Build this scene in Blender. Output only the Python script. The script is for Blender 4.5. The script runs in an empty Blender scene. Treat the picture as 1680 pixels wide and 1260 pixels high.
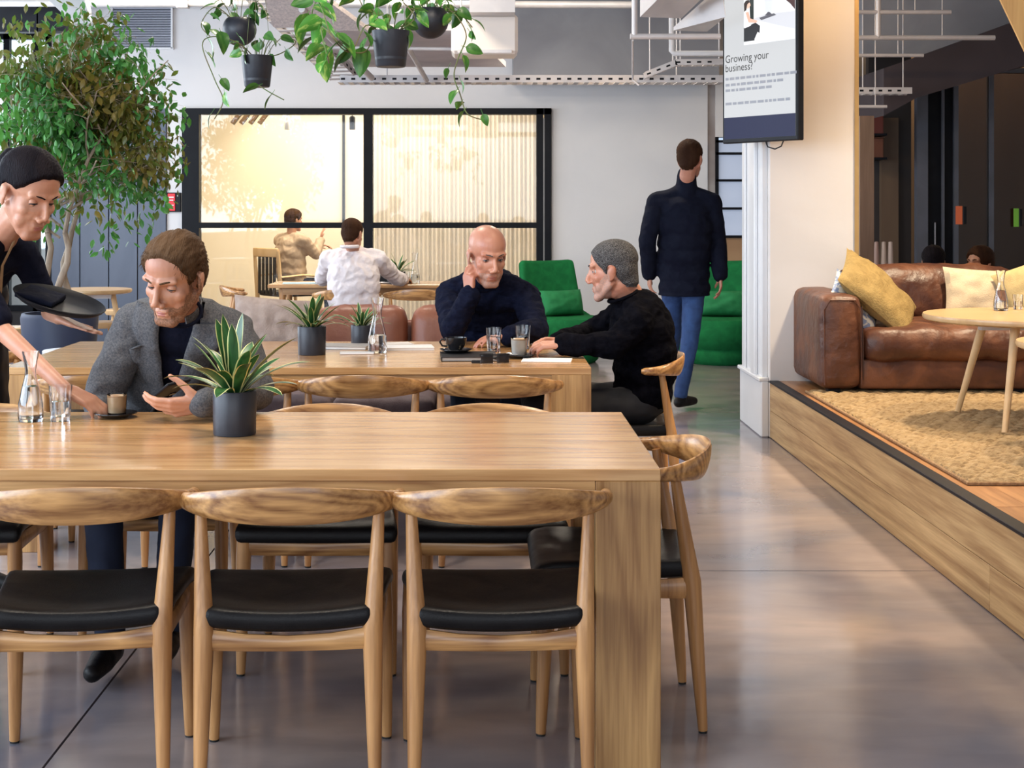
import bpy, bmesh, math, random
from mathutils import Vector, Matrix, noise, Euler
random.seed(7)
PI = math.pi
V = Vector
F = 2450.0; CX = 790.0; HY = 340.0; CH = 1.4      # focal length in px (1680 wide), vanishing point, eye height
SC = bpy.context.scene
COL = SC.collection

# ---------------------------------------------------------------- camera, world, light
cam = bpy.data.objects.new('camera', bpy.data.cameras.new('camera'))
COL.objects.link(cam)
cam.location = (0, 0, CH); cam.rotation_euler = (PI/2, 0, 0)
cam.data.sensor_width = 36; cam.data.lens = 36*F/1680
cam.data.shift_x = (840-CX)/1680; cam.data.shift_y = -(630-HY)/1680
cam.data.clip_end = 100
SC.camera = cam
SC.view_settings.view_transform = 'Standard'; SC.view_settings.look = 'None'
SC.view_settings.gamma = 1; SC.view_settings.use_curve_mapping = False
SC.view_settings.exposure = 0.70
try:
    SC.cycles.max_bounces = 8; SC.cycles.diffuse_bounces = 4; SC.cycles.glossy_bounces = 4
    SC.cycles.transmission_bounces = 8; SC.cycles.transparent_max_bounces = 8
    SC.cycles.sample_clamp_indirect = 4; SC.cycles.caustics_reflective = False; SC.cycles.caustics_refractive = False
    SC.cycles.use_denoising = True
except Exception: pass
world = bpy.data.worlds.new('world'); SC.world = world; world.use_nodes = True
world.node_tree.nodes['Background'].inputs[0].default_value = (.62, .78, 1, 1)
world.node_tree.nodes['Background'].inputs[1].default_value = 0.6

def area(name, loc, aim, sx, sy, power, col):
    l = bpy.data.lights.new(name, 'AREA'); l.shape = 'RECTANGLE'; l.size = sx; l.size_y = sy
    l.energy = power; l.color = col
    o = bpy.data.objects.new(name, l); COL.objects.link(o); o.location = loc
    o.rotation_euler = (V(aim)-V(loc)).to_track_quat('-Z', 'Y').to_euler()
    return o
def spot(name, loc, aim, power, col, ang=60, blend=.6, rad=.05):
    l = bpy.data.lights.new(name, 'SPOT'); l.energy = power; l.color = col
    l.spot_size = math.radians(ang); l.spot_blend = blend; l.shadow_soft_size = rad
    o = bpy.data.objects.new(name, l); COL.objects.link(o); o.location = loc
    o.rotation_euler = (V(aim)-V(loc)).to_track_quat('-Z', 'Y').to_euler()
    return o
# daylight through the windows of the left wall and the wall behind the camera
area('window_light_left', (-5.05, 3.0, 2.1), (0, 4.5, .9), 7.5, 2.4, 330, (.74, .86, 1))
area('window_light_left_far', (-5.05, 11.5, 2.1), (0, 11, 1), 5.0, 2.4, 150, (.82, .90, 1))
area('window_light_back', (-.5, -3.3, 2.2), (-.2, 5, .9), 7.0, 2.2, 105, (.93, .96, 1))
# ceiling lamps
for (x, y, p) in ((-1.2, 4.4, 26), (.2, 4.6, 22), (-.9, 8.6, 26), (.8, 11.2, 34), (-.6, 12.4, 22), (-2.6, 12.0, 22)):
    area('ceiling_light', (x, y, 3.45), (x, y, 0), .5, .5, p*1.15, (1, .88, .72))
# warm lamps over the raised lounge
spot('lounge_lamp', (2.9, 8.15, 3.5), (2.7, 7.7, .5), 430, (1, .80, .55), 95, .8, .12)
spot('lounge_lamp', (3.1, 6.3, 3.5), (2.4, 6.5, .3), 230, (1, .80, .54), 85, .8, .12)
area('smoked_room_light', (4.9, 14.7, 3.3), (4.9, 14.9, 0), 3.0, .5, 30, (1, .74, .45))
spot('lounge_lamp', (2.2, 7.6, 3.5), (2.02, 9.05, 3.0), 85, (1, .62, .27), 80, .9, .1)
spot('aisle_lamp', (1.1, 6.6, 3.5), (1.3, 6.4, 0), 110, (1, .78, .5), 75, .9, .1)
# lamps of the glazed meeting room
area('meeting_room_light', (-1.3, 16.3, 2.9), (-1.3, 16.8, 0), 3.0, 1.2, 102, (1, .89, .73))
spot('meeting_wash', (-2.46, 17.55, 2.95), (-2.46, 18.35, 2.0), 34, (1, .90, .74), 75, .9, .05)
spot('meeting_wash', (-1.70, 17.55, 2.95), (-1.70, 18.35, 2.1), 28, (1, .90, .74), 75, .9, .05)

# ---------------------------------------------------------------- helpers
def P(px, py, d):
    return V(((px-CX)/F*d, d, CH-(py-HY)/F*d))
def X(px, d): return (px-CX)/F*d
def Z(py, d): return CH-(py-HY)/F*d

class MB:
    def __init__(s): s.v = []; s.f = []; s.m = []; s.cm = 0
    def add(s, vs, fs):
        b = len(s.v); s.v += [tuple(p) for p in vs]
        for f in fs: s.f.append([b+i for i in f]); s.m.append(s.cm)
        return s
    def box(s, c, d, rz=0, bev=0, M4=None):
        x, y, z = d[0]/2, d[1]/2, d[2]/2
        if bev <= 0:
            vs = [V((i*x, j*y, k*z)) for i in (-1, 1) for j in (-1, 1) for k in (-1, 1)]
            fs = [(0,1,3,2), (4,6,7,5), (0,4,5,1), (2,3,7,6), (0,2,6,4), (1,5,7,3)]
        else:
            b = bev; vs = []; 
            for i in (-1, 1):
                for j in (-1, 1):
                    for k in (-1, 1):
                        vs += [V((i*x, j*(y-b), k*(z-b))), V((i*(x-b), j*y, k*(z-b))), V((i*(x-b), j*(y-b), k*z))]
            bm = bmesh.new(); bv = [bm.verts.new(p) for p in vs]
            r = bmesh.ops.convex_hull(bm, input=bv); bmesh.ops.dissolve_limit(bm, angle_limit=.01, verts=bm.verts, edges=bm.edges)
            bm.verts.index_update(); vs = [v.co.copy() for v in bm.verts]; fs = [[v.index for v in f.verts] for f in bm.faces]; bm.free()
        R = M4 if M4 is not None else (Matrix.Translation(V(c)) @ Matrix.Rotation(rz, 4, 'Z'))
        return s.add([R @ p for p in vs], fs)
    def tube(s, pts, rs, n=10, caps=True, flat=None):
        # swept circle; rs number, list, or list of (a,b) half axes; flat = reference "up" for b axis
        pts = [V(p) for p in pts]; k = len(pts)
        if not isinstance(rs, (list, tuple)): rs = [rs]*k
        rings = []; N = None
        for i in range(k):
            t = (pts[min(i+1, k-1)]-pts[max(i-1, 0)]).normalized()
            if flat is not None:
                up = V(flat[i] if isinstance(flat, list) else flat); a = t.cross(up)
                if a.length < 1e-5: a = t.orthogonal()
                a.normalize(); b = a.cross(t).normalized()
            else:
                if N is None: N = t.orthogonal().normalized()
                N = (N-t*N.dot(t)).normalized(); a = N; b = t.cross(a)
            r = rs[i]; ra, rb = (r if isinstance(r, (tuple, list)) else (r, r))
            rings.append([pts[i]+a*(math.cos(2*PI*j/n)*ra)+b*(math.sin(2*PI*j/n)*rb) for j in range(n)])
        vs = [p for r in rings for p in r]; fs = []
        for i in range(k-1):
            for j in range(n):
                fs.append((i*n+j, i*n+(j+1) % n, (i+1)*n+(j+1) % n, (i+1)*n+j))
        if caps: fs.append(tuple(range(n-1, -1, -1))); fs.append(tuple((k-1)*n+j for j in range(n)))
        return s.add(vs, fs)
    def lathe(s, prof, c=(0, 0, 0), n=24, M4=None):
        # prof: list of (r,z); closed at ends where r==0
        R = M4 if M4 is not None else Matrix.Translation(V(c)); vs = []; idx = []
        for (r, z) in prof:
            if r < 1e-6: idx.append([len(vs)]*n); vs.append(R @ V((0, 0, z)))
            else:
                idx.append([len(vs)+j for j in range(n)])
                vs += [R @ V((r*math.cos(2*PI*j/n), r*math.sin(2*PI*j/n), z)) for j in range(n)]
        fs = []
        for i in range(len(prof)-1):
            for j in range(n):
                q = [idx[i][j], idx[i][(j+1) % n], idx[i+1][(j+1) % n], idx[i+1][j]]
                u = []
                for t in q:
                    if t not in u: u.append(t)
                if len(u) > 2: fs.append(u)
        return s.add(vs, fs)
    def ell(s, c, r, R=None, n=16, m=10):
        if not isinstance(r, (tuple, list)): r = (r, r, r)
        T = Matrix.Translation(V(c)) @ (R.to_4x4() if R is not None else Matrix()) @ Matrix.Diagonal((r[0], r[1], r[2], 1))
        return s.lathe([(math.sin(PI*i/m) if 0 < i < m else 0, -math.cos(PI*i/m)) for i in range(m+1)], n=n, M4=T)
    def cap(s, p0, p1, r0, r1, n=14, m=5):
        p0, p1 = V(p0), V(p1); d = p1-p0; L = d.length
        if L < 1e-6: return s.ell(p0, max(r0, r1))
        q = V((0, 0, 1)).rotation_difference(d.normalized()).to_matrix().to_4x4()
        pr = [(r0*math.sin(PI/2*i/m), -r0*math.cos(PI/2*i/m)) for i in range(m+1)]
        pr += [(r1*math.cos(PI/2*i/m), L+r1*math.sin(PI/2*i/m)) for i in range(m+1)]
        pr[0] = (0, -r0); pr[-1] = (0, L+r1)
        return s.lathe(pr, n=n, M4=Matrix.Translation(p0) @ q)
    def poly(s, pts, th):          # vertical-free planar polygon extruded by vector th
        k = len(pts); a = [V(p) for p in pts]; b = [p+V(th) for p in a]
        fs = [tuple(range(k)), tuple(range(2*k-1, k-1, -1))]+[(i, (i+1) % k, k+(i+1) % k, k+i) for i in range(k)]
        return s.add(a+b, fs)
    def rbox(s, c, dim, r, n=10, fn=None, R=None):
        h = V(dim)/2; pts = {}; vs = []; fs = []
        ns = [max(2, int(n*dim[i]/max(dim))) if n else 2 for i in range(3)]
        def g(p):
            q = V([max(-(h[i]-r), min(h[i]-r, p[i])) for i in range(3)]); e = p-q
            return q+(e.normalized()*r if e.length > 1e-9 else e)
        def par(k, i):             # denser samples at the rounded rim
            N = ns[i]; hh = h[i]; core = hh-r
            if k == 0: return -hh
            if k == N+4: return hh
            if k == 1: return -hh+r*.35
            if k == N+3: return hh-r*.35
            return -core+2*core*(k-2)/N
        for ax in range(3):
            u, w = (ax+1) % 3, (ax+2) % 3
            for sg in (-1, 1):
                grid = []
                for a in range(ns[u]+5):
                    row = []
                    for b in range(ns[w]+5):
                        p = V((0, 0, 0)); p[ax] = sg*h[ax]; p[u] = par(a, u); p[w] = par(b, w)
                        key = (round(p[0], 5), round(p[1], 5), round(p[2], 5))
                        if key not in pts:
                            pts[key] = len(vs); q = g(p)
                            if fn: q = fn(q, h)
                            vs.append(q)
                        row.append(pts[key])
                    grid.append(row)
                for a in range(len(grid)-1):
                    for b in range(len(grid[0])-1):
                        f = [grid[a][b], grid[a+1][b], grid[a+1][b+1], grid[a][b+1]]
                        if sg < 0: f.reverse()
                        fs.append(f)
        T = Matrix.Translation(V(c)) @ (R.to_4x4() if R is not None else Matrix())
        return s.add([T @ p for p in vs], fs)

def link(name, me, mats, parent=None, smooth=True):
    o = bpy.data.objects.new(name, me); COL.objects.link(o)
    for m in (mats if isinstance(mats, (list, tuple)) else [mats]): me.materials.append(m)
    if parent is not None: o.parent = parent
    return o
def obj(name, mb, mats, parent=None, smooth=True, ang=40):
    me = bpy.data.meshes.new(name); me.from_pydata(mb.v, [], mb.f)
    for p, i in zip(me.polygons, mb.m): p.material_index = i
    bm = bmesh.new(); bm.from_mesh(me); bmesh.ops.recalc_face_normals(bm, faces=bm.faces); 
    if smooth:
        for f in bm.faces: f.smooth = True
        la = math.radians(ang)
        for e in bm.edges:
            if len(e.link_faces) == 2 and e.calc_face_angle(0) > la: e.smooth = False
    bm.to_mesh(me); bm.free()
    return link(name, me, mats, parent)
def tag(o, label=None, cat=None, group=None, kind=None):
    if label: o['label'] = label
    if cat: o['category'] = cat
    if group: o['group'] = group
    if kind: o['kind'] = kind
    return o
def empty(name, loc=(0, 0, 0), rz=0, label=None, cat=None, group=None):
    o = bpy.data.objects.new(name, None); COL.objects.link(o); o.location = loc; o.rotation_euler = (0, 0, rz)
    o.empty_display_size = .1
    return tag(o, label, cat, group)
def struct(o): o['kind'] = 'structure'; return o
def copy_tree(o, loc=None, rz=None, label=None, parent=None):
    c = o.copy(); COL.objects.link(c); c.parent = parent
    if loc is not None: c.location = loc
    if rz is not None: c.rotation_euler = (0, 0, rz)
    if label: c['label'] = label
    for ch in list(o.children): copy_tree(ch, parent=c)
    return c

# ---------------------------------------------------------------- materials
def mat(name, c1, c2=None, scale=6, stretch=(1, 1, 1), rough=.5, rough2=None, bump=0, bscale=40, metal=0, coat=0,
        coords='Object', detail=4, ramp=(.35, .65), spec=.5, sheen=0, bstretch=None, c3=None, trans=0, ior=1.45, emis=None, estr=0, sss=0):
    m = bpy.data.materials.new(name); m.use_nodes = True; nt = m.node_tree; N = nt.nodes; L = nt.links
    b = N['Principled BSDF']
    def C(c): return (c[0], c[1], c[2], 1)
    b.inputs['Base Color'].default_value = C(c1); b.inputs['Roughness'].default_value = rough
    b.inputs['Metallic'].default_value = metal; b.inputs['Coat Weight'].default_value = coat
    b.inputs['Coat Roughness'].default_value = .15
    b.inputs['Specular IOR Level'].default_value = spec; b.inputs['Sheen Weight'].default_value = sheen
    b.inputs['Transmission Weight'].default_value = trans; b.inputs['IOR'].default_value = ior
    if sss: b.inputs['Subsurface Weight'].default_value = sss; b.inputs['Subsurface Radius'].default_value = (.02, .008, .004); b.inputs['Subsurface Scale'].default_value = .4
    if emis: b.inputs['Emission Color'].default_value = C(emis); b.inputs['Emission Strength'].default_value = estr
    if c2 is None and not bump and rough2 is None: return m
    tc = N.new('ShaderNodeTexCoord')
    if coords == 'World':
        g = N.new('ShaderNodeNewGeometry'); out = g.outputs['Position']
    else: out = tc.outputs[coords]
    mp = N.new('ShaderNodeMapping'); L.new(out, mp.inputs[0]); mp.inputs['Scale'].default_value = stretch
    if c2 is not None or rough2 is not None:
        no = N.new('ShaderNodeTexNoise'); no.inputs['Scale'].default_value = scale; no.inputs['Detail'].default_value = detail
        no.inputs['Distortion'].default_value = .6
        L.new(mp.outputs[0], no.inputs[0])
        rp = N.new('ShaderNodeValToRGB'); L.new(no.outputs[0], rp.inputs[0])
        rp.color_ramp.elements[0].position = ramp[0]; rp.color_ramp.elements[1].position = ramp[1]
        rp.color_ramp.elements[0].color = C(c1); rp.color_ramp.elements[1].color = C(c2 or c1)
        if c3: e = rp.color_ramp.elements.new((ramp[0]+ramp[1])/2); e.color = C(c3)
        if c2 is not None: L.new(rp.outputs[0], b.inputs['Base Color'])
        if rough2 is not None:
            mr = N.new('ShaderNodeMapRange'); L.new(no.outputs[0], mr.inputs[0]); mr.inputs[1].default_value = .3; mr.inputs[2].default_value = .7
            mr.inputs[3].default_value = rough; mr.inputs[4].default_value = rough2; L.new(mr.outputs[0], b.inputs['Roughness'])
    if bump:
        n2 = N.new('ShaderNodeTexNoise'); n2.inputs['Scale'].default_value = bscale; n2.inputs['Detail'].default_value = 5
        mp2 = N.new('ShaderNodeMapping'); L.new(out, mp2.inputs[0]); mp2.inputs['Scale'].default_value = bstretch or stretch
        L.new(mp2.outputs[0], n2.inputs[0])
        bp = N.new('ShaderNodeBump'); bp.inputs['Strength'].default_value = min(1, bump); bp.inputs['Distance'].default_value = .01*max(1, bump)
        L.new(n2.outputs[0], bp.inputs['Height']); L.new(bp.outputs[0], b.inputs['Normal'])
    return m
def oak(name, axis, light, dark, rough=.38, ring=1.0, coat=.15, coords='Object', al=.9):
    # long-grained oak: cathedral bands + fine pores running along `axis`
    m = bpy.data.materials.new(name); m.use_nodes = True; nt = m.node_tree; N = nt.nodes; L = nt.links; b = N['Principled BSDF']
    if coords == 'World': out = N.new('ShaderNodeNewGeometry').outputs['Position']
    else: out = N.new('ShaderNodeTexCoord').outputs[coords]
    oi = N.new('ShaderNodeObjectInfo')
    ad = N.new('ShaderNodeVectorMath'); ad.operation = 'ADD'; L.new(out, ad.inputs[0])
    sc = N.new('ShaderNodeVectorMath'); sc.operation = 'SCALE'; sc.inputs[0].default_value = (3.1, 5.3, 4.7); L.new(oi.outputs['Random'], sc.inputs['Scale'])
    L.new(sc.outputs[0], ad.inputs[1])
    def mapn(al, ac):
        mp = N.new('ShaderNodeMapping'); s = [ac, ac, ac]; s[axis] = al; mp.inputs['Scale'].default_value = s
        L.new(ad.outputs[0], mp.inputs[0]); return mp
    big = N.new('ShaderNodeTexNoise'); big.inputs['Scale'].default_value = 1; big.inputs['Detail'].default_value = 2; big.inputs['Distortion'].default_value = .3
    L.new(mapn(al, 5).outputs[0], big.inputs[0])
    mu = N.new('ShaderNodeMath'); mu.operation = 'MULTIPLY'; L.new(big.outputs[0], mu.inputs[0]); mu.inputs[1].default_value = 16*ring
    sn = N.new('ShaderNodeMath'); sn.operation = 'PINGPONG'; L.new(mu.outputs[0], sn.inputs[0]); sn.inputs[1].default_value = 1
    fine = N.new('ShaderNodeTexNoise'); fine.inputs['Scale'].default_value = 1; fine.inputs['Detail'].default_value = 5
    L.new(mapn(5, 130).outputs[0], fine.inputs[0])
    mid = N.new('ShaderNodeTexNoise'); mid.inputs['Scale'].default_value = 1; mid.inputs['Detail'].default_value = 3
    L.new(mapn(1.2, 22).outputs[0], mid.inputs[0])
    a1 = N.new('ShaderNodeMath'); a1.operation = 'MULTIPLY_ADD'; L.new(sn.outputs[0], a1.inputs[0]); a1.inputs[1].default_value = .30
    m2 = N.new('ShaderNodeMath'); m2.operation = 'MULTIPLY_ADD'; L.new(fine.outputs[0], m2.inputs[0]); m2.inputs[1].default_value = .55
    m3 = N.new('ShaderNodeMath'); m3.operation = 'MULTIPLY'; L.new(mid.outputs[0], m3.inputs[0]); m3.inputs[1].default_value = .55
    L.new(m3.outputs[0], m2.inputs[2]); L.new(m2.outputs[0], a1.inputs[2])
    rp = N.new('ShaderNodeValToRGB'); L.new(a1.outputs[0], rp.inputs[0])
    rp.color_ramp.elements[0].position = .42; rp.color_ramp.elements[1].position = .92
    rp.color_ramp.elements[0].color = (*light, 1); rp.color_ramp.elements[1].color = (*dark, 1)
    L.new(rp.outputs[0], b.inputs['Base Color'])
    b.inputs['Roughness'].default_value = rough; b.inputs['Coat Weight'].default_value = coat; b.inputs['Coat Roughness'].default_value = .2
    bp = N.new('ShaderNodeBump'); bp.inputs['Strength'].default_value = .12; bp.inputs['Distance'].default_value = .004
    L.new(fine.outputs[0], bp.inputs['Height']); L.new(bp.outputs[0], b.inputs['Normal'])
    return m
OAK_L, OAK_D = (.60, .345, .135), (.27, .12, .035)
M_oakx = oak('oak_along_x', 0, OAK_L, OAK_D)
M_oakz = oak('oak_along_z', 2, (.55, .315, .12), (.24, .11, .032), ring=.7, al=.6)
M_oaky = oak('oak_along_y', 1, OAK_L, OAK_D)
M_crest = oak('oak_chair_back', 0, (.62, .33, .115), (.19, .075, .02), .34, 1.9, .3)
M_leg = oak('oak_chair_leg', 2, (.58, .30, .11), (.30, .135, .045), .42, .6)
M_top = oak('oak_table_top', 0, (.62, .37, .165), (.40, .20, .075), .22, .7, .3)
M_riser = oak('oak_platform_riser', 1, (.62, .42, .205), (.30, .165, .065), .5, .8, .05, 'World', .22)
M_ash = mat('pale_ash_wood', (.72, .50, .27), (.62, .40, .19), 4, (1, 8, 1), .4)
M_leather = mat('black_leather', (.005, .0045, .005), (.009, .008, .008), 8, rough=.34, rough2=.5, bump=.12, bscale=260, spec=.22)
M_black = mat('black_powder_coated_steel', (.004, .0045, .007), (.006, .007, .010), 6, rough=.45, spec=.18)
M_blackp = mat('matt_black_plastic', (.006, .0065, .009), (.01, .0105, .013), 10, rough=.45, spec=.25)
M_foot = mat('black_glide', (.01, .01, .01), rough=.6)
M_pot = mat('charcoal_ceramic', (.017, .019, .027), (.026, .028, .037), 9, rough=.42, bump=.05, bscale=80)
M_white = mat('white_plaster', (.72, .71, .71), (.66, .655, .665), 1.2, rough=.7, bump=.06, bscale=30, coords='World')
M_pillar = mat('pillar_paint', (.72, .685, .66), (.67, .63, .60), 1.6, rough=.6, bump=.06, bscale=26, coords='World')
M_gloss = mat('white_gloss_paint', (.74, .75, .77), (.70, .71, .73), 3, rough=.3)
M_grey = mat('grey_concrete', (.34, .335, .345), (.26, .255, .27), 1.5, rough=.75, bump=.1, bscale=12, coords='World')
M_ceil = mat('ceiling_paint', (.5, .49, .50), (.42, .42, .43), 1.2, rough=.8, coords='World')
M_galv = mat('painted_galvanised_steel', (.66, .63, .62), (.56, .54, .54), 5, rough=.42, metal=.15)
M_dark = mat('charcoal_wall_paint', (.022, .019, .020), (.032, .027, .027), 1.5, rough=.5, coords='World')
M_panel = mat('blue_grey_panel', (.065, .082, .12), (.10, .12, .165), 2.2, (1, 1, .35), rough=.38, coords='World')
M_soil = mat('soil', (.02, .014, .01), (.05, .035, .022), 60, rough=.95, bump=.6, bscale=90)
M_metal = mat('brushed_steel', (.55, .55, .56), (.48, .48, .5), 12, rough=.28, metal=1)
def glassmat(name, col=(1, 1, 1), rough=0, ior=1.45):
    m = bpy.data.materials.new(name); m.use_nodes = True; b = m.node_tree.nodes['Principled BSDF']
    b.inputs['Base Color'].default_value = (*col, 1); b.inputs['Transmission Weight'].default_value = 1
    b.inputs['Roughness'].default_value = rough; b.inputs['IOR'].default_value = ior; return m
M_glass = glassmat('clear_glass'); M_water = glassmat('water', (.97, .99, 1), 0, 1.33)
def panemat(name, tint, fac=.08):       # window glass: mostly see-through, a little mirror
    m = bpy.data.materials.new(name); m.use_nodes = True; nt = m.node_tree; N = nt.nodes; L = nt.links; N.remove(N['Principled BSDF'])
    t = N.new('ShaderNodeBsdfTransparent'); t.inputs[0].default_value = (*tint, 1)
    g = N.new('ShaderNodeBsdfGlossy'); g.inputs['Roughness'].default_value = .02
    fr = N.new('ShaderNodeFresnel'); fr.inputs[0].default_value = 1.45; mx = N.new('ShaderNodeMixShader')
    L.new(fr.outputs[0], mx.inputs[0]); L.new(t.outputs[0], mx.inputs[1]); L.new(g.outputs[0], mx.inputs[2])
    L.new(mx.outputs[0], N['Material Output'].inputs[0]); return m
M_pane = panemat('window_pane_glass', (.95, .96, .96)); M_panedark = panemat('smoked_pane_glass', (.45, .42, .40))

def concrete():
    m = bpy.data.materials.new('polished_concrete'); m.use_nodes = True; nt = m.node_tree; N = nt.nodes; L = nt.links; b = N['Principled BSDF']
    g = N.new('ShaderNodeNewGeometry')
    def nz(s, st, det=5, dist=0):
        mp = N.new('ShaderNodeMapping'); mp.inputs['Scale'].default_value = st; L.new(g.outputs['Position'], mp.inputs[0])
        n = N.new('ShaderNodeTexNoise'); n.inputs['Scale'].default_value = s; n.inputs['Detail'].default_value = det; n.inputs['Distortion'].default_value = dist
        L.new(mp.outputs[0], n.inputs[0]); return n
    def rmp(n, a, ca, bb, cb):
        r = N.new('ShaderNodeValToRGB'); L.new(n.outputs[0], r.inputs[0]); r.color_ramp.elements[0].position = a; r.color_ramp.elements[1].position = bb
        r.color_ramp.elements[0].color = (*ca, 1); r.color_ramp.elements[1].color = (*cb, 1); return r
    r1 = rmp(nz(.55, (1, 1, 1), 4, .8), .38, (.150, .148, .182), .60, (.36, .285, .260))
    r2 = rmp(nz(3, (1, 2.5, 1), 6, .5), .3, (.84, .84, .85), .75, (1.06, 1.06, 1.06))
    mx = N.new('ShaderNodeMix'); mx.data_type = 'RGBA'; mx.blend_type = 'MULTIPLY'; mx.inputs[0].default_value = 1
    L.new(r1.outputs[0], mx.inputs[6]); L.new(r2.outputs[0], mx.inputs[7]); L.new(mx.outputs[2], b.inputs['Base Color'])
    mr = N.new('ShaderNodeMapRange'); L.new(nz(2.2, (1, 1.6, 1), 5).outputs[0], mr.inputs[0])
    mr.inputs[1].default_value = .3; mr.inputs[2].default_value = .7; mr.inputs[3].default_value = .09; mr.inputs[4].default_value = .20
    L.new(mr.outputs[0], b.inputs['Roughness']); b.inputs['Specular IOR Level'].default_value = .75
    bp = N.new('ShaderNodeBump'); bp.inputs['Strength'].default_value = .05; bp.inputs['Distance'].default_value = .01
    L.new(nz(9, (1, 1, 1), 3).outputs[0], bp.inputs['Height']); L.new(bp.outputs[0], b.inputs['Normal'])
    return m
M_floor = concrete()

# ---------------------------------------------------------------- room shell
WY = 15.1            # the far wall with the glazed meeting room
XL, XR, YB, ZC = -5.2, 7.5, -3.5, 3.75
def bx(name, x0, x1, y0, y1, z0, z1, m, parent=None, bev=0):
    return obj(name, MB().box(((x0+x1)/2, (y0+y1)/2, (z0+z1)/2), (x1-x0, y1-y0, z1-z0), bev=bev), m, parent, smooth=False)
fl = struct(bx('floor', XL, XR, YB, 19, -.12, -.02, M_grey))
xs = [XL, -1.095, 3.1, XR]; ys = [YB, 1.75, 5.75, 9.6, 13.4, 19]
for i in range(3):
    for j in range(5):
        g = .0035
        bx('slab', xs[i]+g, xs[i+1]-g, ys[j]+g, ys[j+1]-g, -.02, 0, M_floor, fl)
struct(bx('ceiling', XL, XR, YB, 19, ZC, ZC+.1, M_ceil))
wl = struct(empty('wall_left'))
bx('wall_panel', XL-.15, XL, YB, 19, 0, .9, M_white, wl); bx('wall_panel', XL-.15, XL, YB, 19, 3.4, ZC, M_white, wl)
for y in (YB, -.9, 6.9, 8.8, 14.1): bx('wall_panel', XL-.15, XL, y, y+.35, .9, 3.4, M_white, wl)
struct(bx('wall_right', XR, XR+.15, YB, 19, 0, ZC, M_pillar))
wb = struct(empty('wall_back'))
bx('wall_panel', XL, XR, YB-.15, YB, 0, .9, M_white, wb); bx('wall_panel', XL, XR, YB-.15, YB, 3.35, ZC, M_white, wb)
bx('wall_panel', XL, -4.2, YB-.15, YB, .9, 3.35, M_white, wb); bx('wall_panel', 3.2, XR, YB-.15, YB, .9, 3.35, M_white, wb)

# far wall: pieces around the meeting-room glazing and two windows
wf = struct(empty('wall_front'))
def wx(px): return X(px, WY)
def wz(py): return Z(py, WY)
WT = .14
GL, GR, GT = wx(300), wx(905), wz(178)
bx('wall_panel', wx(274), GL, WY, WY+WT, 0, ZC, M_white, wf)
bx('wall_panel', GL, GR, WY, WY+WT, GT, ZC, M_white, wf)
bx('wall_panel', GR, wx(1161), WY, WY+WT, 0, ZC, M_white, wf)
bx('wall_panel', wx(85), wx(274), WY, WY+WT, wz(178), ZC, M_white, wf)
bx('wall_panel', XL, wx(85), WY, WY+WT, wz(55), ZC, M_dark, wf)
bx('wall_panel', XL, wx(85), WY, WY+WT, 0, .35, M_dark, wf)
bx('wall_panel', wx(1161), wx(1174), WY+.02, WY+WT, 0, ZC, mat('bare_concrete_edge', (.30, .25, .23), (.42, .38, .36), 3, rough=.8, coords='World'), wf)
bx('wall_panel', wx(1174), wx(1250), WY, WY+WT, wz(225), ZC, M_white, wf)
bx('wall_panel', wx(1174), wx(1250), WY, WY+WT, 0, wz(437), M_white, wf)
# blue-grey panelling behind the tree
for i in range(4):
    a = wx(85)+(wx(274)-wx(85))*i/4; b = wx(85)+(wx(274)-wx(85))*(i+1)/4
    bx('wood_panel', a+.004, b-.004, WY-.03, WY+WT-.02, 0, wz(178)-.003, M_panel, wf, .004)
bx('wall_panel', wx(1250), 3.9, WY+.005, WY+WT, 0, ZC, M_dark, wf)
struct(bx('baseboard_front', GR+.01, wx(1161), WY-.02, WY, 0, .12, M_gloss))
# window left of the panelling
w = struct(empty('window_1'))
m_sky = mat('daylit_street', (.75, .86, .95), (.55, .68, .74), 1.4, rough=1, emis=(.82, .92, 1), estr=1.1)
x0, x1 = XL, wx(85)
for x in (x0+.03, x0+.40, wx(60), x1-.03): bx('mullion', x-.03, x+.03, WY-.02, WY+.06, .35, wz(55), M_black, w)
for z in (.38, 1.9, wz(55)-.03): bx('transom', x0, x1, WY-.02, WY+.06, z-.03, z+.03, M_black, w)
bx('pane', x0, x1, WY+.01, WY+.02, .35, wz(55), M_pane, w)
# window between wall and pillar
w = struct(empty('window_2'))
x0, x1 = wx(1174), wx(1236)
for x in (x0+.012, x1-.012): bx('mullion', x-.015, x+.015, WY-.03, WY+.05, wz(437), wz(225), M_black, w)
for y in (232, 252, 296, 342, 388, 435): bx('transom', x0, x1, WY-.03, WY+.05, wz(y)-.012, wz(y)+.012, M_black, w)
m_frost = mat('frosted_daylit_glass', (.40, .46, .58), (.46, .52, .64), 2, rough=.5, emis=(.42, .50, .66), estr=.24)
for a, b in ((232, 252), (252, 296), (296, 342), (342, 388)): bx('pane', x0, x1, WY, WY+.02, wz(b), wz(a), m_frost, w)
bx('lower_panel', x0, x1, WY, WY+.02, wz(435), wz(388), mat('tan_panel', (.42, .26, .14), (.36, .21, .11), 3, rough=.6), w)
# street outside the left window
for o in (bx('trim_1', -8, -3.6, 19.4, 19.5, 0, 3.7, m_sky),): struct(o)

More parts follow.
